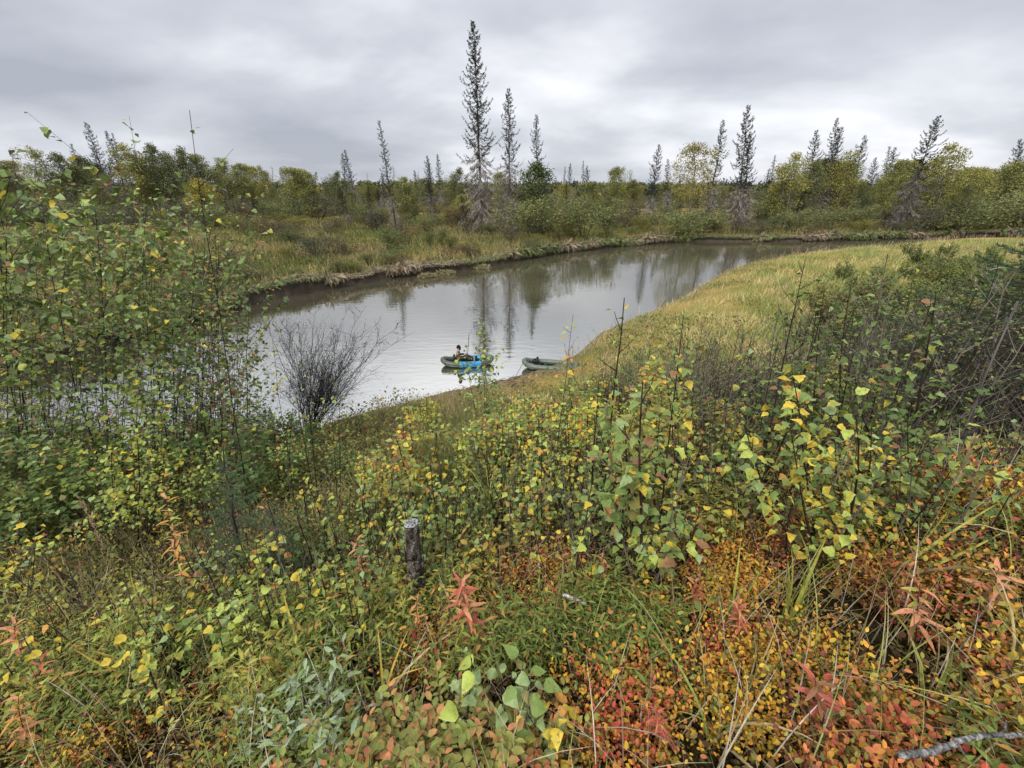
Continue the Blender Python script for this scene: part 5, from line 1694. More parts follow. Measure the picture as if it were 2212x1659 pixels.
region('birch_sapling', 'birch sapling', 'birch sapling', 'birch saplings below the stump', 44, (-1.0, 2.0), (2.0, 4.6), lambda u: 835, (.5, 1.3), 3, 62, .056, 'birch', MIX_B, True, (2, 5), r0=.009)
region('birch_sapling', 'sapling', 'birch sapling', 'saplings left of the stump', 44, (-2.6, -.55), (1.75, 3.8), lambda u: 830, (.45, 1.15), 4, 62, .056, 'birch', MIX_B, True, (2, 5), r0=.009)
region('birch_shrub', 'lime birch', 'birch shrub', 'lime birches at the lower left', 16, (-3.6, -1.5), (1.45, 2.5), lambda u: 900, (.4, .95), 14, 110, .064, 'birch', MIX_Y, True, (3, 7), r0=.010, tones=['yellow flecked', 'lime leaved', 'lime leaved'])
region('birch_sapling', 'sapling', 'birch sapling', 'saplings at the lower right', 22, (1.9, 4.6), (1.7, 3.6), lambda u: 900, (.4, 1.0), 6, 90, .050, 'birch', MIX_B, True, (2, 6), r0=.008, tones=['yellow flecked', 'dark leaved', 'dark leaved'])
region('slope_shrub', 'shrub', 'shrub', 'shrubs on the middle slope', 90, (-2.4, 4.8), (4.0, 10), lambda u: 850 if u < 1250 else 715, (.6, 1.7), 7, 620, .066, 'birch', MIX_B, False, (4, 8), .35, r0=.011, avoid=lambda x, y: abs(x + .75 + .03 * y) < .15 + .04 * y)
region('slope_shrub', 'shrub', 'shrub', 'shrubs on the left slope', 54, (-13, -2.6), (4.6, 10.5), lambda u: 540 + .5 * max(0, u), (.9, 2.8), 8, 1000, .080, 'alder', MIX_D, False, (5, 9), .40, r0=.011, nb=14, fade=130, topw=.6)
region('slope_shrub', 'twiggy shrub', 'shrub', 'shrubs on the right slope', 170, (2.2, 15), (3.4, 13.5), lambda u: 655 - .30 * max(0, u - 1520), (1.0, 3.9), 9, 640, .043, 'birch', {'deep': 4, 'olive': 8, 'green': 2, 'brown': .8, 'spotted': .6}, False, (11, 17), .34, r0=.011, nb=16, fade=190, topw=.5)
region('meadow_shrub', 'willow scrub', 'shrub', 'scrub on the right meadow', 230, (.74, 1.42), (12, 52), lambda u: 505, (1.0, 2.8), 10, 900, .15, 'willow', {'olive': 5, 'green': 3, 'deep': 3, 'brown': 1}, False, (6, 10), .45, .1, ratio=True, avoid=lambda x, y: vnoise(np.array([x]), np.array([y]), 6, 95, 2)[0] < .40 or (x < .95 * y and rs_avoid.random() < .6), nb=14, r0=.02, fade=120)


# ------------------------------------------------------------------ spruces near the viewpoint
def near_spruce(seed, H, R, nwhorl, col, nl=.022, dens=26):
    rs = np.random.default_rng(seed)
    gt, gn = Geo(), Geo()
    t = np.linspace(0, 1, 8)[:, None]
    P = np.array([0, 0, H]) * t + rs.normal(size=(8, 3)) * [.006, .006, 0] * H
    tube(gt, P, np.linspace(.012 * H + .004, .004, 8), 7, (.06, .05, .042))
    NP, ND = [], []

    def needles(a, c, k):
        q = rs.random(k)[:, None]
        p = a + (c - a) * q
        ax = (c - a) / (np.linalg.norm(c - a) + 1e-9)
        d = rand_unit(rs, k); d = d - (d @ ax)[:, None] * ax * .6 + ax * .55
        NP.append(p); ND.append(d)
    needles(np.array([0, 0, H * .55]), np.array([0, 0, H]), int(dens * 3))
    for w in range(nwhorl):
        f = .08 + .88 * w / nwhorl
        for b in range(6):
            az = b * 1.05 + w * .6 + rs.normal() * .2
            L = R * (1 - f) ** .8 * (.7 + .45 * rs.random()) + .04 * H
            o = np.array([math.cos(az), math.sin(az), 0])
            q = np.linspace(0, 1, 5)[:, None]
            B = np.array([0, 0, f * H]) + o * L * q + np.array([0, 0, 1]) * L * (-.22 * q * (1 - f) + .22 * q * q)
            tube(gt, B, np.linspace(.006 + .004 * L, .002, 5), 4, (.06, .048, .038))
            needles(B[2], B[4], int(dens * L / .3))
            m = int(4 + L / .085)
            for k in range(m):
                z = .2 + .78 * (k + .5) / m
                c = np.array([np.interp(z, q[:, 0], B[:, i]) for i in range(3)])
                sd = np.cross(o, [0, 0, 1.0]) * (1 if k % 2 else -1)
                e = c + (sd * .75 + o * .65 + np.array([0, 0, rs.normal() * .15 - .04])) * L * .30 * (1.15 - z)
                tube(gt, [c, (c + e) / 2, e], [.003, .002, .0012], 3, (.07, .05, .035), cap=False)
                needles(c, e, int(dens * np.linalg.norm(e - c) / .12) + 6)
    P = np.concatenate(NP); D = np.concatenate(ND); n = len(P)
    c = np.array(col) * (.6 + .8 * rs.random((n, 1)))
    scatter(gn, NEEDLE, P, frames(D, rand_unit(rs, n)), nl * (.7 + .5 * rs.random(n)), c)
    return gt, gn


NEEDLE = (np.array([(0, .085, 0), (0, -.085, 0), (1, 0, 0)], float), np.array([(0, 1, 2)]), None, np.zeros(3))
b, H, lx = spec_place(525, 1275, 482, 955)
gt, gn = near_spruce(201, H, .36, 9, (.125, .185, .085), .026, 80)
r = thing('young_spruce', 'little blue green spruce among the lime birch leaves at left', 'spruce', b, .4)
r.rotation_euler = (0, math.atan2(lx, H), 0)
put('trunk', gt.mesh('trunk', M_BARK), r); put('needles', gn.mesh('needles', M_COVER), r)
b, H, lx = spec_place(640, 1285, 610, 1080)
gt, gn = near_spruce(203, H, .28, 8, (.095, .145, .065), .026, 60)
r = thing('young_spruce', 'smaller dark spruce seedling below the first little spruce', 'spruce', b, .9)
put('trunk', gt.mesh('trunk', M_BARK), r); put('needles', gn.mesh('needles', M_COVER), r)
px, py = 6.1, 4.7
gt, gn = near_spruce(202, 3.5, 1.9, 18, (.085, .125, .065), .042, 38)
r = thing('young_spruce', 'large dark blue green spruce at the right edge', 'spruce', (px, py, gz(px, py) - .2), 0)
put('trunk', gt.mesh('trunk', M_BARK), r); put('needles', gn.mesh('needles', M_COVER), r)


# ------------------------------------------------------------------ dead bush and bare stems
def dead_bush(seed, n, H, lean, leaves=True):
    rs = np.random.default_rng(seed)
    g, gl = Geo(), Geo()
    LP = []
    for i in range(n):
        a = rs.random() * 6.28
        d = np.array([math.cos(a) * .40 * rs.random() ** .6 + lean[0], math.sin(a) * .35 + lean[1], .75 + .5 * rs.random()]); d /= np.linalg.norm(d)
        L = H * (.55 + .6 * rs.random())
        t = np.linspace(0, 1, 7)[:, None]
        P = rs.normal(size=3) * [.06, .06, 0] + d * L * t + np.array([rs.normal() * .12, rs.normal() * .1, -.08]) * L * t ** 2 + np.cumsum(rs.normal(size=(7, 3)), 0) * .024 * L
        c = np.array([.030, .025, .025]) * (.6 + .9 * rs.random())
        tube(g, P, np.linspace(.013, .003, 7), 4, c)
        for k in range(9):
            f = .3 + .65 * rs.random()
            p = np.array([np.interp(f, t[:, 0], P[:, j]) for j in range(3)])
            dd = d + rs.normal(size=3) * .5; dd /= np.linalg.norm(dd)
            ll = L * .38 * (1.1 - f)
            e = p + dd * ll
            m = (p + e) / 2 + rs.normal(size=3) * .04 * ll
            tube(g, [p, m, e], [.005, .0035, .0015], 3, c, cap=False)
            for w in range(4):
                p2 = p + (e - p) * (.3 + .6 * rs.random())
                e2 = p2 + (dd + rs.normal(size=3) * .6) * ll * .45
                tube(g, [p2, e2], [.003, .0012], 3, c, cap=False)
                LP.append(e2); LP.append(p2)
    if leaves:
        LP = np.array(LP); LP = LP[rs.random(len(LP)) < .55]
        m = len(LP)
        col = np.array([.06, .06, .032]) * (.6 + .9 * rs.random((m, 1)))
        scatter(gl, BERRY, LP, frames(rand_unit(rs, m), rand_unit(rs, m) + [0, 0, .6]), .045 * (.6 + .8 * rs.random(m)), col)
    return g, gl


b, H, lx = spec_place(668, 945, 740, 650)
g, gl = dead_bush(301, 76, H * .95, (.40, .1))
r = thing('dead_bush', 'nearly leafless dark grey bush fanning over the water, left of the rafts', 'bush', b)
put('twigs', g.mesh('twigs', M_BARK), r); put('foliage', gl.mesh('foliage', M_LEAF), r)


def bare_stem(label, pts, r, col, seed, twigs=6, name='bare_stem'):
    rs = np.random.default_rng(seed)
    g = Geo()
    pts = np.array(pts)
    base = pts[0].copy()
    L = smooth3(pts, 5)
    m = len(L)
    if name != 'bare_stem':
        L = smooth3(pts, 14); m = len(L)
        L = L + (np.stack([vnoise(np.arange(m) * .3, np.zeros(m) + q, 1, seed + q, 2) for q in range(3)], 1) - .5) * r * 1.1
    prof = np.linspace(1, .5, m) * (1 + .16 * (vnoise(np.arange(m) * .12, np.zeros(m), 1, seed, 2) - .5) + .02 * rs.normal(size=m))
    if name != 'bare_stem':
        prof[:2] = [.25, .7]; prof[-2:] = [.5, .15]
    tube(g, L - base, r * prof, 9, np.array(col) * (.35 + 1.1 * rs.random((m, 1))))
    for k in range(twigs):
        i = int(rs.integers(len(L) // 4, len(L) - 1))
        d = rand_unit(rs, 1)[0] * .6 + (L[-1] - L[0]) / np.linalg.norm(L[-1] - L[0])
        ll = .25 * np.linalg.norm(L[-1] - L[0]) * (.5 + rs.random()) * .6
        p = L[i] - base
        tube(g, [p, p + d * ll * .5 + rs.normal(size=3) * .03 * ll, p + d * ll], [r * .4, r * .28, r * .1], 4, np.array(col) * .8)
    put(name, g.mesh(name, M_BARK if name == 'bare_stem' else M_WOOD, True), None, base, None, label, 'branch')


def smooth3(pts, k):
    n = len(pts); out = []
    for i in range(n - 1):
        p0, p1, p2, p3 = pts[max(i - 1, 0)], pts[i], pts[i + 1], pts[min(i + 2, n - 1)]
        for j in range(k):
            t = j / k
            out.append((2*t**3 - 3*t**2 + 1)*p1 + (t**3 - 2*t**2 + t)*(p2 - p0)*.5 + (-2*t**3 + 3*t**2)*p2 + (t**3 - t**2)*(p3 - p1)*.5)
    out.append(pts[-1])
    return np.array(out)


b = gpos(2010, 1060, 1, 40)
bare_stem('grey leaning bare stem in front of the large dark spruce', [b, at_y(2080, 950, b[1]), at_y(2125, 820, b[1] + .1), at_y(2200, 650, b[1] + .2)], .010, (.10, .088, .082), 401, 16)
b = gpos(2110, 1000, 1, 40)
bare_stem('pale dead twig tangle above the dark spruce at the right edge', [at_y(2140, 700, 6.2), at_y(2160, 640, 6.3), at_y(2130, 590, 6.4), at_y(2180, 575, 6.5)], .012, (.20, .18, .17), 402, 12)
b = gpos(1790, 1010, 1, 40)
bare_stem('slanting bare grey stem between the yellow birch and the dark spruce', [b, at_y(1850, 930, b[1]), at_y(1930, 830, b[1] + .2)], .016, (.085, .07, .06), 403, 6)
b = gpos(1895, 1090, 1, 40)
bare_stem('dark slanting stem right of the widest yellow birch', [b, at_y(1925, 990, b[1]), at_y(1990, 900, b[1] + .1)], .012, (.04, .032, .028), 404, 6)
# dead branch in the corner and a broken stick
zz = 1.02
bare_stem('grey lichen covered dead branch lying in the bottom right corner', [at_y(1940, 1632, 0.560), at_y(2010, 1622, 0.576), at_y(2075, 1598, 0.600), at_y(2130, 1586, 0.624), at_y(2215, 1590, 0.656), at_y(2330, 1600, 0.688)], 0.0092, (.155, .148, .142), 405, 4, 'dead_branch')
bare_stem('short broken grey stick lying right of the red fireweed', [at_y(1216, 1284, 1.15), at_y(1240, 1292, 1.14), at_y(1266, 1303, 1.13)], .008, (.22, .20, .18), 406, 0, 'broken_stick')


# ------------------------------------------------------------------ the cut stump
def build_stump():
    b, H, lx = spec_place(905, 1330, 889, 1132)
    o = thing('stump', 'short cut sapling stump with flaking bark and a pale sawn top', 'stump', b)
    rs = np.random.default_rng(9)
    n, m = 60, 44
    R0 = .057
    V, C = [], []
    for i in range(n):
        f = i / (n - 1)
        for j in range(m):
            th = 2 * math.pi * j / m
            r = R0 * (1.06 - .20 * f) * (1 + .34 * (vnoise(np.array([th * 3.2]), np.array([f * 9.0]), 1, 5, 4)[0] - .5) + .10 * math.sin(th * 2 + f * 3) * (1 - f)) + (.012 if .32 < f < .62 and math.sin(th * 3 + 1) > .1 else 0)
            V.append((r * math.cos(th) + lx * f, r * math.sin(th), f * H - .06 * (i == 0)))
            k = vnoise(np.array([th * 3]), np.array([f * 14.0]), 1, 8, 3)[0]
            c = np.array([.10, .085, .072]) * (.35 + 1.3 * k)
            if k > .62: c = np.array([.24, .23, .21])
            if .62 < f < .9 and math.sin(th + 1.2) > .9 and k > .4: c = np.array([.15, .075, .04])
            if k < .36: c = c * .35
            C.append(c)
    g = Geo()
    F = [(i * m + j, i * m + (j + 1) % m, (i + 1) * m + (j + 1) % m, (i + 1) * m + j) for i in range(n - 1) for j in range(m)]
    g.add(V, F, np.array(C)); put('bark', g.mesh('bark', M_WOOD, False), o)
    g = Geo()
    top = np.array(V[-m:])
    c = top.mean(0)
    rings = [c[None] + (top - c) * s + np.array([0, 0, .004 + .003 * rs.random()]) + rs.normal(size=(m, 3)) * .0012 for s in (1.0, .75, .5, .25)]
    W = np.vstack(rings + [[c + [0, 0, .005]]])
    cols = np.array([.25, .25, .255]) * (.15 + 1.25 * rs.random((len(W), 1)))
    g.add(W[:-1], [(k * m + j, k * m + (j + 1) % m, (k + 1) * m + (j + 1) % m, (k + 1) * m + j) for k in range(3) for j in range(m)], cols[:-1])
    g.add(np.vstack([rings[3], W[-1:]]), [(m, j, (j + 1) % m) for j in range(m)], cols[-m - 1:])
    put('cut_top', g.mesh('cut_top', M_WOOD), o)
    for k in range(30):
        f = .08 + .7 * rs.random(); th = rs.random() * 6.28
        r = R0 * (1.06 - .2 * f) + .006
        c = np.array([r * math.cos(th) + lx * f, r * math.sin(th), f * H])
        t = np.array([-math.sin(th), math.cos(th), 0]); nn = np.array([math.cos(th), math.sin(th), 0])
        w, h = .012 + .012 * rs.random(), .02 + .03 * rs.random()
        q = [c - t * w - [0, 0, h], c + t * w * .8 - [0, 0, h * .8], c + t * w + [0, 0, h] + nn * .006, c - t * w * .7 + [0, 0, h * 1.1] + nn * .004]
        V = np.array(q + [p + nn * .007 for p in q])
        g = Geo(); g.add(V, [(4, 5, 6, 7), (0, 1, 5, 4), (1, 2, 6, 5), (2, 3, 7, 6), (3, 0, 4, 7), (3, 2, 1, 0)], np.array([.085, .072, .062]) * (.5 + 1.1 * rs.random()))
        put('bark_flake', g.mesh('bark_flake', M_WOOD), o)


build_stump()

# ------------------------------------------------------------------ ground cover of the foreground
def sprig(kind, seed):
    """leaf frames of one little shrub: (pos, rot, size, twigs)"""
    rs = np.random.default_rng(seed)
    P, X, Nn, S, TW = [], [], [], [], []
    if kind == 'berry':
        for b in range(3):
            a = b * 2.1 + rs.random(); h = .10 + .16 * rs.random()
            tip = np.array([math.cos(a) * .06, math.sin(a) * .06, h])
            TW.append((np.array([0, 0, -.02]), tip))
            for k in range(10):
                f = .22 + .80 * k / 9
                az = k * 2.4 + rs.random()
                P.append(tip * f); e_ = .25 + 1.3 * rs.random(); X.append((math.cos(az), math.sin(az), e_)); Nn.append((-e_ * math.cos(az), -e_ * math.sin(az), 1)); S.append(.0125 + .0085 * rs.random())
    elif kind == 'tea':
        for b in range(2):
            a = b * 3 + rs.random(); h = .18 + .10 * rs.random()
            tip = np.array([math.cos(a) * .05, math.sin(a) * .05, h])
            TW.append((np.array([0, 0, -.02]), tip))
            for k in range(11):
                f = 1 - .05 * k
                az = k * 2.4
                P.append(tip * f); X.append((math.cos(az), math.sin(az), .45 - .07 * k)); Nn.append((-.4 * math.cos(az), -.4 * math.sin(az), 1)); S.append(.026 + .012 * rs.random())
    elif kind == 'rose':
        for b in range(4):
            a = b * 1.57 + rs.random(); h = .22 + .10 * rs.random()
            m = np.array([math.cos(a) * .03, math.sin(a) * .03, h * .75])
            d = np.array([math.cos(a), math.sin(a), .35])
            TW.append((np.array([0, 0, -.02]), m)); TW.append((m, m + d * .07))
            sd = np.array([-math.sin(a), math.cos(a), 0])
            for k in range(3):
                for s in (-1, 1):
                    P.append(m + d * (.022 + .022 * k)); X.append(sd * s + d * .5); Nn.append((0, 0, 1)); S.append(.028 + .008 * rs.random())
            P.append(m + d * .085); X.append(d); Nn.append((0, 0, 1)); S.append(.034)
    elif kind == 'litter':
        for k in range(12):
            az = rs.random() * 6.28
            P.append((rs.normal() * .09, rs.normal() * .09, .01 + .05 * rs.random())); X.append((math.cos(az), math.sin(az), .25 * rs.normal())); Nn.append((.4 * rs.normal(), .4 * rs.normal(), 1)); S.append(.03 + .02 * rs.random())
    if kind == 'low':
        for k in range(13):
            az = k * 2.4 + rs.random(); f = .3 + .7 * k / 12; e_ = .2 + .9 * rs.random()
            P.append((rs.normal() * .05, rs.normal() * .05, .24 * f)); X.append((math.cos(az), math.sin(az), e_)); Nn.append((-e_ * math.cos(az), -e_ * math.sin(az), 1)); S.append(.019 + .012 * rs.random())
    P = np.array(P, float); X = np.array(X, float); Nn = np.array(Nn, float); S = np.array(S)
    X += .18 * rs.normal(size=X.shape); Nn += .25 * rs.normal(size=Nn.shape)
    return P, frames(X, Nn), S, TW


def cover(name, label, kind, x, y, z, tpl, colfun, scale=1.0, seed=0, single=10, twigs=True, cat='ground cover', wscale=None):
    rs = np.random.default_rng(seed + 900)
    g = Geo()
    which = rs.integers(0, single, len(x))
    for s in range(single):
        m = which == s
        n = int(m.sum())
        if n == 0: continue
        P, Rm, S, TW = sprig(kind, seed * 31 + s)
        a = rs.random(n) * 6.28
        Rz = rotz(a)
        tilt = rs.normal(size=(n, 2)) * .30
        base = np.stack([x[m], y[m], z[m]], 1)
        sc = scale * (.7 + .6 * rs.random(n)) * (.30 + 1.35 * vnoise(x[m], y[m], .26, 83, 2))
        pos = np.einsum('nij,kj->nki', Rz, P) * sc[:, None, None]
        pos[..., 0] += tilt[:, 0:1] * pos[..., 2]; pos[..., 1] += tilt[:, 1:2] * pos[..., 2]
        pos += base[:, None]
        rot = np.einsum('nij,kjl->nkil', Rz, Rm)
        K = len(P)
        size = (sc[:, None] * S[None] * (.8 + .4 * rs.random((n, K))))
        col, edge = colfun(rs, x[m], y[m], n, K)
        scatter(g, tpl, pos.reshape(-1, 3), rot.reshape(-1, 3, 3), size.ravel(), col.reshape(-1, 3), edge.reshape(-1, 3), wscale=wscale)
        if twigs:
            for a0, b0 in TW:
                A = np.einsum('nij,j->ni', Rz, a0) * sc[:, None]; B = np.einsum('nij,j->ni', Rz, b0) * sc[:, None]
                for Q in (A, B):
                    Q[:, 0] += tilt[:, 0] * Q[:, 2]; Q[:, 1] += tilt[:, 1] * Q[:, 2]
                A += base; B += base
                w = np.array([.0012, .0012, 0]) * scale
                V = np.stack([A - w, A + w, B + w * .6, B - w * .6], 1).reshape(-1, 3)
                F = np.arange(n * 4).reshape(n, 4)
                g.add(V, F, (.07, .035, .025))
    put(name, g.mesh(name, M_COVER), kind='stuff', label=label, cat=cat)


def near_points(n, y0, y1, seed, wide=1.5, pw=1.0):
    rs = np.random.default_rng(seed)
    y = y0 + (y1 - y0) * rs.random(n) ** pw
    dep = y * CP + 1.75 * SP
    x = (rs.random(n) - .5) * 2 * wide * dep
    out = rs.random(n) < .24
    x = np.where(out, np.sign(x) * dep * (wide + 1.5 * rs.random(n)), x)
    y = np.where(out & (rs.random(n) < .3), y - 1.2, y)
    z = land(x, y)[0]
    return x, y, z


BC = np.array([(.58, .38, .045), (.56, .27, .045), (.54, .19, .075), (.48, .085, .060), (.20, .21, .06), (.28, .26, .06), (.24, .07, .06), (.14, .17, .05)])


def berry_col(rs, x, y, n, K):
    a = vnoise(x, y, .35, 71, 2); b = vnoise(x, y, .8, 72, 2); r = vnoise(x, y, .28, 73, 2)
    right = np.clip((x + .3) / 1.0, 0, 1)
    w = np.zeros((n, 8)) + .02
    w[:, 0] += .9 * np.clip(a * 2 - .5, 0, 1); w[:, 1] += .9 * right * np.clip(b * 2 - .5, 0, 1)
    w[:, 2] += .9 * right * np.clip(r * 3 - 1.0, 0, 1); w[:, 3] += 2.4 * np.clip(r * 7 - 4.2, 0, 1)
    w[:, 4] += .35 * (1 - .6 * right); w[:, 5] += .3; w[:, 1] += .35 * (1 - right); w[:, 6] += .3 * (1 - right) * a; w[:, 2] += .5 * (1 - right) * np.clip(b * 3 - .9, 0, 1); w[:, 6] += 1.5 * np.clip(vnoise(x, y, .3, 74, 2) * 7 - 4.4, 0, 1)
    w[:, 7] += .6 * (1 - right)
    cw = np.cumsum(w, 1); cw /= cw[:, -1:]
    sp = (rs.random((n, 1)) > cw).sum(1).clip(0, 7)
    lf = (rs.random((n, K))[..., None] > cw[:, None]).sum(-1).clip(0, 7)
    keep = rs.random((n, K)) < .6
    idx = np.where(keep, sp[:, None], lf)
    c = BC[idx] * (.7 + .5 * rs.random((n, K, 1)))
    e = c * .75 + BC[lf] * .3
    return c, e


def tea_col(rs, x, y, n, K):
    yel = np.clip(vnoise(x, y, .5, 75, 2) * 5 - 2.9, 0, 1)[:, None, None]
    c = np.array([.155, .195, .045]) * (1 - yel) + np.array([.34, .32, .07]) * yel
    old = (rs.random((n, K)) < .10)[..., None]
    c = np.where(old, np.array([.36, .20, .06]), c) * (.65 + .7 * rs.random((n, K, 1)))
    return c, c * .85


def rose_col(rs, x, y, n, K):
    t = rs.random((n, 1, 1)); t2 = rs.random((n, K, 1))
    c = np.array([.21, .25, .07]) * (1 - t * .5) + np.array([.34, .28, .07]) * t * .5
    e = np.where(t2 > .6, np.array([.46, .22, .09]), c)
    c = np.where(t2 > .88, np.array([.48, .20, .10]), c)
    f = .75 + .45 * rs.random((n, K, 1))
    return c * f, e * f


def litter_col(rs, x, y, n, K):
    pal = np.array([(.13, .07, .035), (.20, .12, .05), (.09, .055, .03), (.28, .19, .07), (.11, .10, .035)])
    c = pal[rs.integers(0, 5, (n, K))] * (.6 + .8 * rs.random((n, K, 1)))
    return c, c


def slope_col(rs, x, y, n, K):
    pal = np.array([(.12, .15, .045), (.17, .19, .055), (.26, .25, .06), (.10, .10, .035), (.34, .23, .06), (.20, .11, .05)])
    k = vnoise(x, y, 1.2, 79, 2)
    i = np.where(rs.random((n, K)) < .6, (k[:, None] * 5.9).astype(int) % 6, rs.integers(0, 6, (n, K)))
    c = pal[i] * (.6 + .7 * rs.random((n, K, 1)))
    return c, c * .9


def split(cond, *arrs):
    return [a[cond] for a in arrs]


x, y, z = near_points(12000, .15, 2.6, 1, 1.55, .85)
gap = vnoise(x, y, .26, 83, 2) + .25 * np.random.default_rng(2).random(len(x))
k = gap > .57
x, y, z = x[k], y[k], z[k]
sel = vnoise(x, y, .55, 80, 2)
rose = (np.exp(-(((x + .50) / .55) ** 2 + ((y - 1.06) / .34) ** 2)) > .35 + .5 * (sel - .5))
tea = ~rose & (((sel > .60) & (x < .2)) | ((sel > .68) & (x >= .2)) | ((y > 1.45) & (x < .9) & (sel > .40)))
berry = ~rose & ~tea
cover('blueberry_ground_cover', 'low autumn blueberry carpet in orange, yellow and red leaves', 'berry', *split(berry, x, y, z), HEX, berry_col, 1.12, 1)
cover('labrador_tea_ground_cover', 'green whorled narrow leaved tundra shrub carpet', 'tea', *split(tea, x, y, z), NARROW, tea_col, 1.25, 2, wscale=1.3)
xx, yy, zz_ = split(rose, x, y, z)
k = np.random.default_rng(3).random(len(xx)) < .62
cover('wild_rose_ground_cover', 'wild rose patch with yellow green leaflets edged in orange', 'rose', xx[k], yy[k], zz_[k], HEX, rose_col, 1.0, 3)
x, y, z = near_points(2600, .1, 3.0, 4, 1.5)
cover('leaf_litter', 'brown fallen leaves on the ground under the plants', 'litter', x, y, z, HEX, litter_col, 1.0, 4, twigs=False, cat='litter')
x, y, z = near_points(6400, 2.3, 9.0, 5, 1.5, 1.15)
k = np.exp(-((x + .9 + .05 * y) / (.3 + .10 * y)) ** 2) < .45
cover('slope_ground_cover', 'mixed low leafy growth covering the slope', 'low', x[k], y[k], z[k], HEX, slope_col, 1.5, 5)
x, y, z = near_points(3000, 7.0, 16.0, 6, 1.5, 1.0)
_, dw, _, rv = land(x, y)
k = (dw > 2.0) & ~rv & (np.exp(-((x + .9 + .05 * y) / (.3 + .14 * y)) ** 2) < .5)
cover('lower_slope_ground_cover', 'mixed low leafy growth at the foot of the slope', 'low', x[k], y[k], z[k], HEX, slope_col, 3.0, 6, twigs=False)

def wisps():
    """dry grass wisps and dead twigs standing among the foreground plants"""
    rs = np.random.default_rng(88)
    g = Geo(); n = 3800
    x, y, z = near_points(n, .2, 3.2, 89, 1.5)
    for k in range(n):
        a = rs.random() * 6.28; L = (.24 + .46 * rs.random()); be = rs.random() * .7
        t = np.linspace(0, 1, 6)
        h = L * (t - .5 * be * t ** 2.5); o = L * (.15 * t + be * .8 * t ** 2)
        P = np.stack([x[k] + o * math.cos(a), y[k] + o * math.sin(a), z[k] + h], 1)
        w = (.0013 + .0020 * rs.random()) * np.array([1, 1, .9, .8, .5, .1])
        sd = np.array([-math.sin(a), math.cos(a), 0])
        V = np.stack([P + sd * w[:, None], P - sd * w[:, None]], 1).reshape(-1, 3)
        c = [np.array([.45, .37, .22]), np.array([.33, .35, .10]), np.array([.26, .17, .10]), np.array([.5, .45, .36])][int(rs.integers(4))] * (.7 + .5 * rs.random())
        g.add(V, [(2 * i, 2 * i + 1, 2 * i + 3, 2 * i + 2) for i in range(5)], c)
    put('dry_grass_wisps', g.mesh('dry_grass_wisps', M_GRASS), kind='stuff', label='thin dry grass wisps among the foreground plants', cat='grass')
    g = Geo(); n = 1100
    x, y, z = near_points(n, .2, 4.5, 90, 1.5)
    for k in range(n):
        L = .12 + .35 * rs.random()
        d = rand_unit(rs, 1)[0] * .7 + [0, 0, .7]
        p = np.array([x[k], y[k], z[k]])
        tube(g, [p, p + d * L * .5 + rs.normal(size=3) * .02, p + d * L], [.003, .0022, .001], 3, np.array([.06, .042, .036]) * (.5 + 1.5 * rs.random()), cap=False)
    x, y, z = near_points(1500, 2.0, 11, 92, 1.5)
    for k in range(1500):
        if abs(x[k] + .75 + .03 * y[k]) < .3 + .04 * y[k]:
            continue
        L = .35 + .8 * rs.random()
        d = np.array([rs.normal() * .22, rs.normal() * .22, 1.0])
        p = np.array([x[k], y[k], z[k]])
        c = np.array([.06, .042, .036]) * (.4 + 1.4 * rs.random())
        tube(g, [p, p + d * L * .5 + rs.normal(size=3) * .03, p + d * L + rs.normal(size=3) * .05], [.006, .0045, .002], 3, c, cap=False)
        m = p + d * L * .55
        tube(g, [m, m + (d + rs.normal(size=3) * .6) * L * .3], [.003, .0012], 3, c, cap=False)
    put('dead_twigs', g.mesh('dead_twigs', M_BARK), kind='stuff', label='thin dark dead twigs among the foreground plants', cat='twigs')


wisps()

# ------------------------------------------------------------------ grass tufts and fireweed
_bm = {}


def blade_mesh(tone, k):
    if (tone, k) not in _bm:
        rs = np.random.default_rng(k + 40)
        c = np.array({'green': (.20, .27, .06), 'lime': (.34, .37, .08), 'straw': (.42, .35, .19), 'gold': (.48, .36, .07)}[tone])
        n = 7; t = np.linspace(0, 1, n)
        bend = .12 + .16 * (k % 4) + .1 * rs.random()
        x = bend * t ** 2 * (1 + .5 * (k % 3)); zz = t - .45 * bend * t ** 3 * (1 + (k % 3) * .9)
        w = .0125 * np.array([.8, 1, 1, .95, .8, .5, .04])
        V = np.stack([np.stack([x, -w, zz], 1), np.stack([x + .004, 0 * w, zz - .003], 1), np.stack([x, w, zz], 1)], 1).reshape(-1, 3)
        F = [(i * 3 + j, i * 3 + j + 1, i * 3 + j + 4, i * 3 + j + 3) for i in range(n - 1) for j in range(2)]
        cc = np.repeat(c * (1 - .1 * t[:, None]) + np.array([.10, .05, 0]) * t[:, None] ** 2, 3, 0)
        g = Geo(); g.add(V, F, cc)
        _bm[(tone, k)] = g.mesh('grass_blade', M_GRASS, True)
    return _bm[(tone, k)]


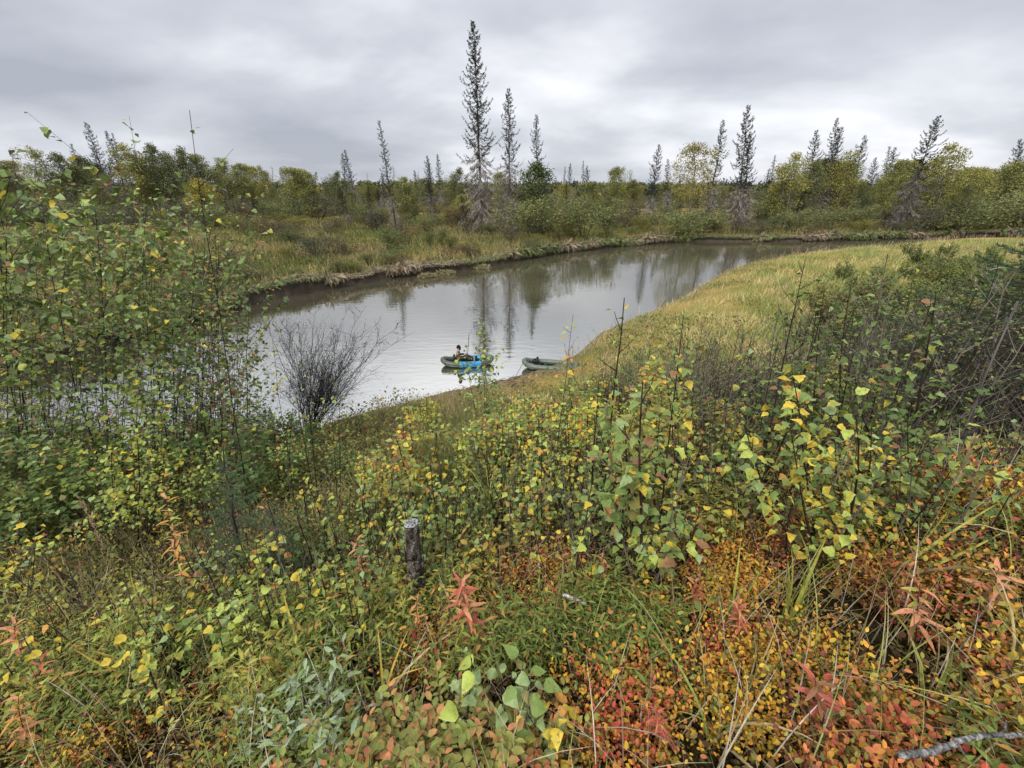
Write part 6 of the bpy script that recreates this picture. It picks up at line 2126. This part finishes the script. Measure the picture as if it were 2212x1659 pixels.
def grass_tuft(label, u, v, n, L, tones, seed, lean=(0, 0), width=1.0, lift=.0):
    rs = np.random.default_rng(seed)
    b = gpos(u, v, .3, 12)
    o = thing('grass_tuft', label, 'grass tuft', (b[0], b[1], b[2] + lift))
    for i in range(n):
        me = blade_mesh(tones[int(rs.integers(len(tones)))], int(rs.integers(12)) if 'upright' not in label and 'thin' not in label else int(rs.integers(3)) * 4)
        q = bpy.data.objects.new('grass_blade', me); COL.objects.link(q); q.parent = o
        a = rs.random() * 6.28
        l = 1.9 * L * (.55 + .6 * rs.random())
        M = Matrix.Rotation(lean[0] + rs.normal() * .12, 4, 'Y') @ Matrix.Rotation(lean[1] + rs.normal() * .12, 4, 'X') @ Matrix.Rotation(a, 4, 'Z')
        q.matrix_basis = Matrix.Translation((rs.normal() * .015, rs.normal() * .015, 0)) @ M @ Matrix.Diagonal((l, l * width * (.5 / max(l, .2)) ** .5, l, 1))


TUFTS = [
    ('yellow and green grass tuft splaying left beside curled dead stalks', 395, 1500, 18, .42, ['lime', 'green', 'gold', 'lime'], (-.45, 0), 1.3),
    ('tall thin grass blades in front of the low birch shrub', 345, 1370, 9, .40, ['green', 'lime', 'straw'], (-.15, 0), 1.0),
    ('golden green drooping grass clump beside the tall fireweed', 520, 1330, 16, .36, ['lime', 'gold', 'straw', 'green'], (.12, 0), 1.0),
    ('fine straw grass clump left of the stump', 600, 1380, 16, .30, ['straw', 'straw', 'green'], (-.2, 0), .7),
    ('bright green grass tuft in the bottom left corner', 120, 1640, 18, .26, ['green', 'green', 'lime'], (0, 0), 1.0),
    ('tall upright lime grass below the yellow birch', 1690, 1370, 15, .40, ['lime', 'lime', 'green'], (0, 0), 1.1),
    ('bent straw grass tuft left of the tall upright lime grass', 1565, 1380, 16, .34, ['straw', 'straw', 'lime', 'green'], (0, 0), .9),
    ('leaning green grass at the right of the yellow birch', 1850, 1290, 12, .50, ['lime', 'green', 'straw'], (.7, 0), .9),
    ('arching lime grass among the orange carpet at right', 1990, 1560, 14, .30, ['lime', 'green', 'straw'], (.15, 0), 1.0),
    ('green grass tuft at the lower right corner edge', 2130, 1500, 14, .30, ['lime', 'green', 'straw'], (.3, 0), 1.0),
    ('arching grass at the bottom edge right of centre', 1530, 1620, 12, .28, ['lime', 'straw', 'green'], (.1, 0), 1.0),
    ('small lime grass tuft in the orange carpet below the central birch', 1400, 1400, 10, .26, ['lime', 'straw', 'green'], (.1, 0), 1.0),
    ('pale dry grass wisps in the rose patch', 830, 1560, 8, .34, ['straw', 'lime', 'gold'], (0, 0), 1.0),
    ('long single yellow blades crossing the rose patch', 680, 1500, 6, .40, ['gold', 'lime'], (-.4, 0), 1.2),
    ('fresh green grass on the slope behind the stump', 1060, 1120, 40, .42, ['green', 'green', 'lime'], (0, 0), .9),
    ('second fresh green grass clump between the saplings', 1090, 1010, 36, .40, ['green', 'green', 'straw'], (0, 0), .9),
    ('green grass at the left edge under the alders', 40, 1080, 24, .45, ['green', 'lime', 'straw'], (.1, 0), 1.0),
    ('straw grass under the low birch shrub', 180, 1220, 26, .34, ['straw', 'straw', 'green'], (0, 0), .8),
    ('straw grass right of the grey leaning bare stem', 2150, 1260, 22, .34, ['straw', 'straw', 'green'], (.3, 0), .8),
    ('dry straw grass at the bottom right corner', 2140, 1640, 14, .26, ['straw', 'straw', 'lime'], (.2, 0), .7),
    ('dry straw grass under the tall upright lime grass', 1600, 1520, 12, .26, ['straw', 'lime'], (.2, 0), .7),
]
for i, (lab, u, v, n, L, tones, lean, w) in enumerate(TUFTS):
    grass_tuft(lab, u, v, n, L, tones, 600 + i, lean, w)


def seed_stalk(label, ub, vb, ut, vt, seed):
    b = gpos(ub, vb, .3, 12)
    t = at_y(ut, vt, b[1] + .05)
    rs = np.random.default_rng(seed)
    o = thing('seed_stalk', label, 'grass stalk', b)
    g = Geo()
    q = np.linspace(0, 1, 9)[:, None]
    P = (t - b) * q + np.array([.04, 0, .05]) * np.sin(q * 3.14)
    tube(g, P, np.linspace(.0022, .001, 9), 4, (.36, .28, .15))
    put('stem', g.mesh('stem', M_GRASS), o)
    g = Geo(); m = 90
    f = .72 + .28 * rs.random(m)
    pos = np.stack([np.interp(f, q[:, 0], P[:, k]) for k in range(3)], 1)
    ax = P[-1] - P[-3]; ax /= np.linalg.norm(ax)
    scatter(g, NARROW, pos, frames(ax + .35 * rand_unit(rs, m), rand_unit(rs, m)), .028 + .014 * rs.random(m), np.array([.46, .34, .19]) * (.7 + .5 * rs.random((m, 1))), wscale=1.2)
    put('seed_head', g.mesh('seed_head', M_GRASS), o)


seed_stalk('tall tan seed stalk in front of the low birch shrub', 320, 1440, 172, 1075, 1)
seed_stalk('pale seed stalk leaning left above the tall fireweed', 470, 1180, 150, 930, 2) if False else seed_stalk('pale seed stalk in front of the dark alder stems', 215, 1120, 152, 935, 2)
seed_stalk('tan seed stalk leaning right toward the grey bare stem', 1880, 1330, 2105, 950, 3)
seed_stalk('short pale seed stalk at the bottom centre', 1000, 1640, 925, 1590, 4) if False else seed_stalk('short pale seed stalk beside the poplar shoot', 1005, 1620, 1068, 1548, 4)
seed_stalk('drooping pale seed stalk right of the golden grass clump', 540, 1290, 612, 1170, 5)


def fireweed(label, ub, vb, ut, vt, mix, seed, nl=26, size=.085, low=.35):
    b, H, lx = spec_place(ub, vb, ut, vt)
    rs = np.random.default_rng(seed)
    o = thing('fireweed', label, 'fireweed', b)
    t = np.linspace(0, 1, 8)[:, None]
    P = np.array([lx, 0, H]) * t + np.array([.015, .01, 0]) * np.sin(t * 5) - [0, 0, .03] * (t == 0)
    g = Geo(); tube(g, P, np.linspace(.004, .0018, 8), 5, (.16, .045, .035))
    put('stem', g.mesh('stem', M_BARK, True), o)
    tones = pick(rs, mix, nl)
    for k in range(nl):
        f = low + (1 - low) * (k + rs.random()) / nl
        p = np.array([np.interp(min(f, 1), t[:, 0], P[:, i]) for i in range(3)])
        az = k * 2.4 + rs.normal() * .2
        d = np.array([[math.cos(az), math.sin(az), .15 + .75 * (f - .4) + .25 * rs.normal()]])
        rot = frames(d, np.array([[-.4 * math.cos(az), -.4 * math.sin(az), 1]]) + .25 * rs.normal(size=(1, 3)))[0]
        q = bpy.data.objects.new('leaf', leaf_mesh('fire', tones[k], int(rs.integers(5)))); COL.objects.link(q); q.parent = o
        q.matrix_basis = mat4(rot, p, float(1.3 * size * (1.15 - .45 * f) * (.7 + .5 * rs.random())))


RED = {'red': 4, 'salmon': 4, 'orange': 1.5}
for i, a in enumerate([
    ('bright red fireweed right of the stump, largest of the red ones', 1030, 1440, 1000, 1250, {'red': 4, 'salmon': 5, 'orange': 1}, 30, .10),
    ('red fireweed standing just left of the stump', 795, 1330, 775, 1160, {'salmon': 5, 'red': 2, 'orange': 2}, 20, .075),
    ('tall fading fireweed with tan and orange leaves below the low birch shrub', 400, 1340, 365, 1075, {'orange': 3, 'turning': 2, 'salmon': 2, 'lime': 1.5, 'brown': 1}, 34, .085),
    ('red stemmed fireweed right of the tall fading one', 560, 1260, 580, 1060, {'salmon': 2, 'red': 2, 'orange': 2, 'turning': 1}, 18, .07),
    ('pair of red leaves tops second right of the stump', 1200, 1370, 1200, 1262, {'red': 4, 'orange': 1}, 16, .05),
    ('red sprig under the central birch', 1315, 1320, 1305, 1200, {'red': 3, 'salmon': 4}, 26, .045),
    ('red fireweed at the left edge of the foreground', 30, 1470, 40, 1385, {'salmon': 4, 'red': 2, 'orange': 3}, 18, .09),
    ('crimson fireweed low in the left foreground', 90, 1545, 95, 1465, {'red': 5, 'salmon': 2, 'orange': 1}, 16, .085),
    ('orange fireweed low in the left corner', 40, 1640, 50, 1540, {'salmon': 4, 'orange': 4}, 20, .085),
    ('fading pink fireweed left of the grass at the far right', 1970, 1420, 1990, 1300, {'salmon': 3, 'turning': 2, 'brown': 1}, 16, .085),
    ('pale salmon fireweed right of the widest yellow birch', 2120, 1350, 2160, 1225, {'salmon': 4, 'turning': 2}, 18, .085),
    ('dark red fireweed in the orange carpet at bottom right', 1780, 1600, 1765, 1500, {'red': 3, 'brown': 2, 'salmon': 1}, 12, .085),
    ('scarlet sprig in the orange carpet under the lime grass', 1600, 1420, 1600, 1340, {'red': 5, 'salmon': 3}, 26, .05),
    ('crimson sprig at the bottom edge right of centre', 1430, 1640, 1425, 1570, {'red': 6, 'salmon': 1}, 24, .045),
    ('pink red fireweed leaves left of the tall upright lime grass', 1500, 1330, 1505, 1250, {'salmon': 3, 'red': 3}, 14, .07),
    ('small salmon fireweed between the red fireweed and the stump', 900, 1420, 905, 1330, {'salmon': 4, 'orange': 3}, 14, .06),
]):
    lab, ub, vb, ut, vt, mix, nl, sz = a
    if vt > 1290:
        vt -= 40
    nl = int(nl * 1.3)
    fireweed(lab, ub, vb, ut, vt, mix, 700 + i, nl, sz)


# ------------------------------------------------------------------ a label of its own for every look-alike
bpy.context.view_layer.update()
same = {}
for o in SC.objects:
    if o.parent is None and o.get('label') and o.get('group'):
        same.setdefault(o['label'], []).append(o)
ORD = ['leftmost', 'second from left', 'third from left', 'fourth from left', 'fifth from left', 'sixth from left', 'seventh from left', 'eighth from left', 'ninth from left', 'tenth from left', 'eleventh from left', 'twelfth from left']
for lab, os_ in same.items():
    n = len(os_)
    if n < 2:
        continue
    if n == 2:
        os_.sort(key=lambda o: o.matrix_world.translation.y); words = ['nearer one', 'farther one']
    elif n == 3:
        os_.sort(key=lambda o: pix(o.matrix_world.translation)[0]); words = ['leftmost of three', 'middle of three', 'rightmost of three']
    else:
        os_.sort(key=lambda o: pix(o.matrix_world.translation)[0]); words = ORD[:n - 1] + ['rightmost']
    if n <= 13:
        for o, w in zip(os_, words):
            o['label'] = (lab + ', ' + w).replace(', nearer one, ', ', ')
    else:
        os_.sort(key=lambda o: o.matrix_world.translation.y)
        rows = ['front row', 'back row'] if n <= 24 else ['front row', 'middle row', 'back row']
        for r_, row in zip(np.array_split(np.arange(n), len(rows)), rows):
            part_ = sorted([os_[i] for i in r_], key=lambda o: pix(o.matrix_world.translation)[0])
            for o, w in zip(part_, ORD[:len(part_) - 1] + ['rightmost']):
                o['label'] = f'{lab}, {row}, {w}'
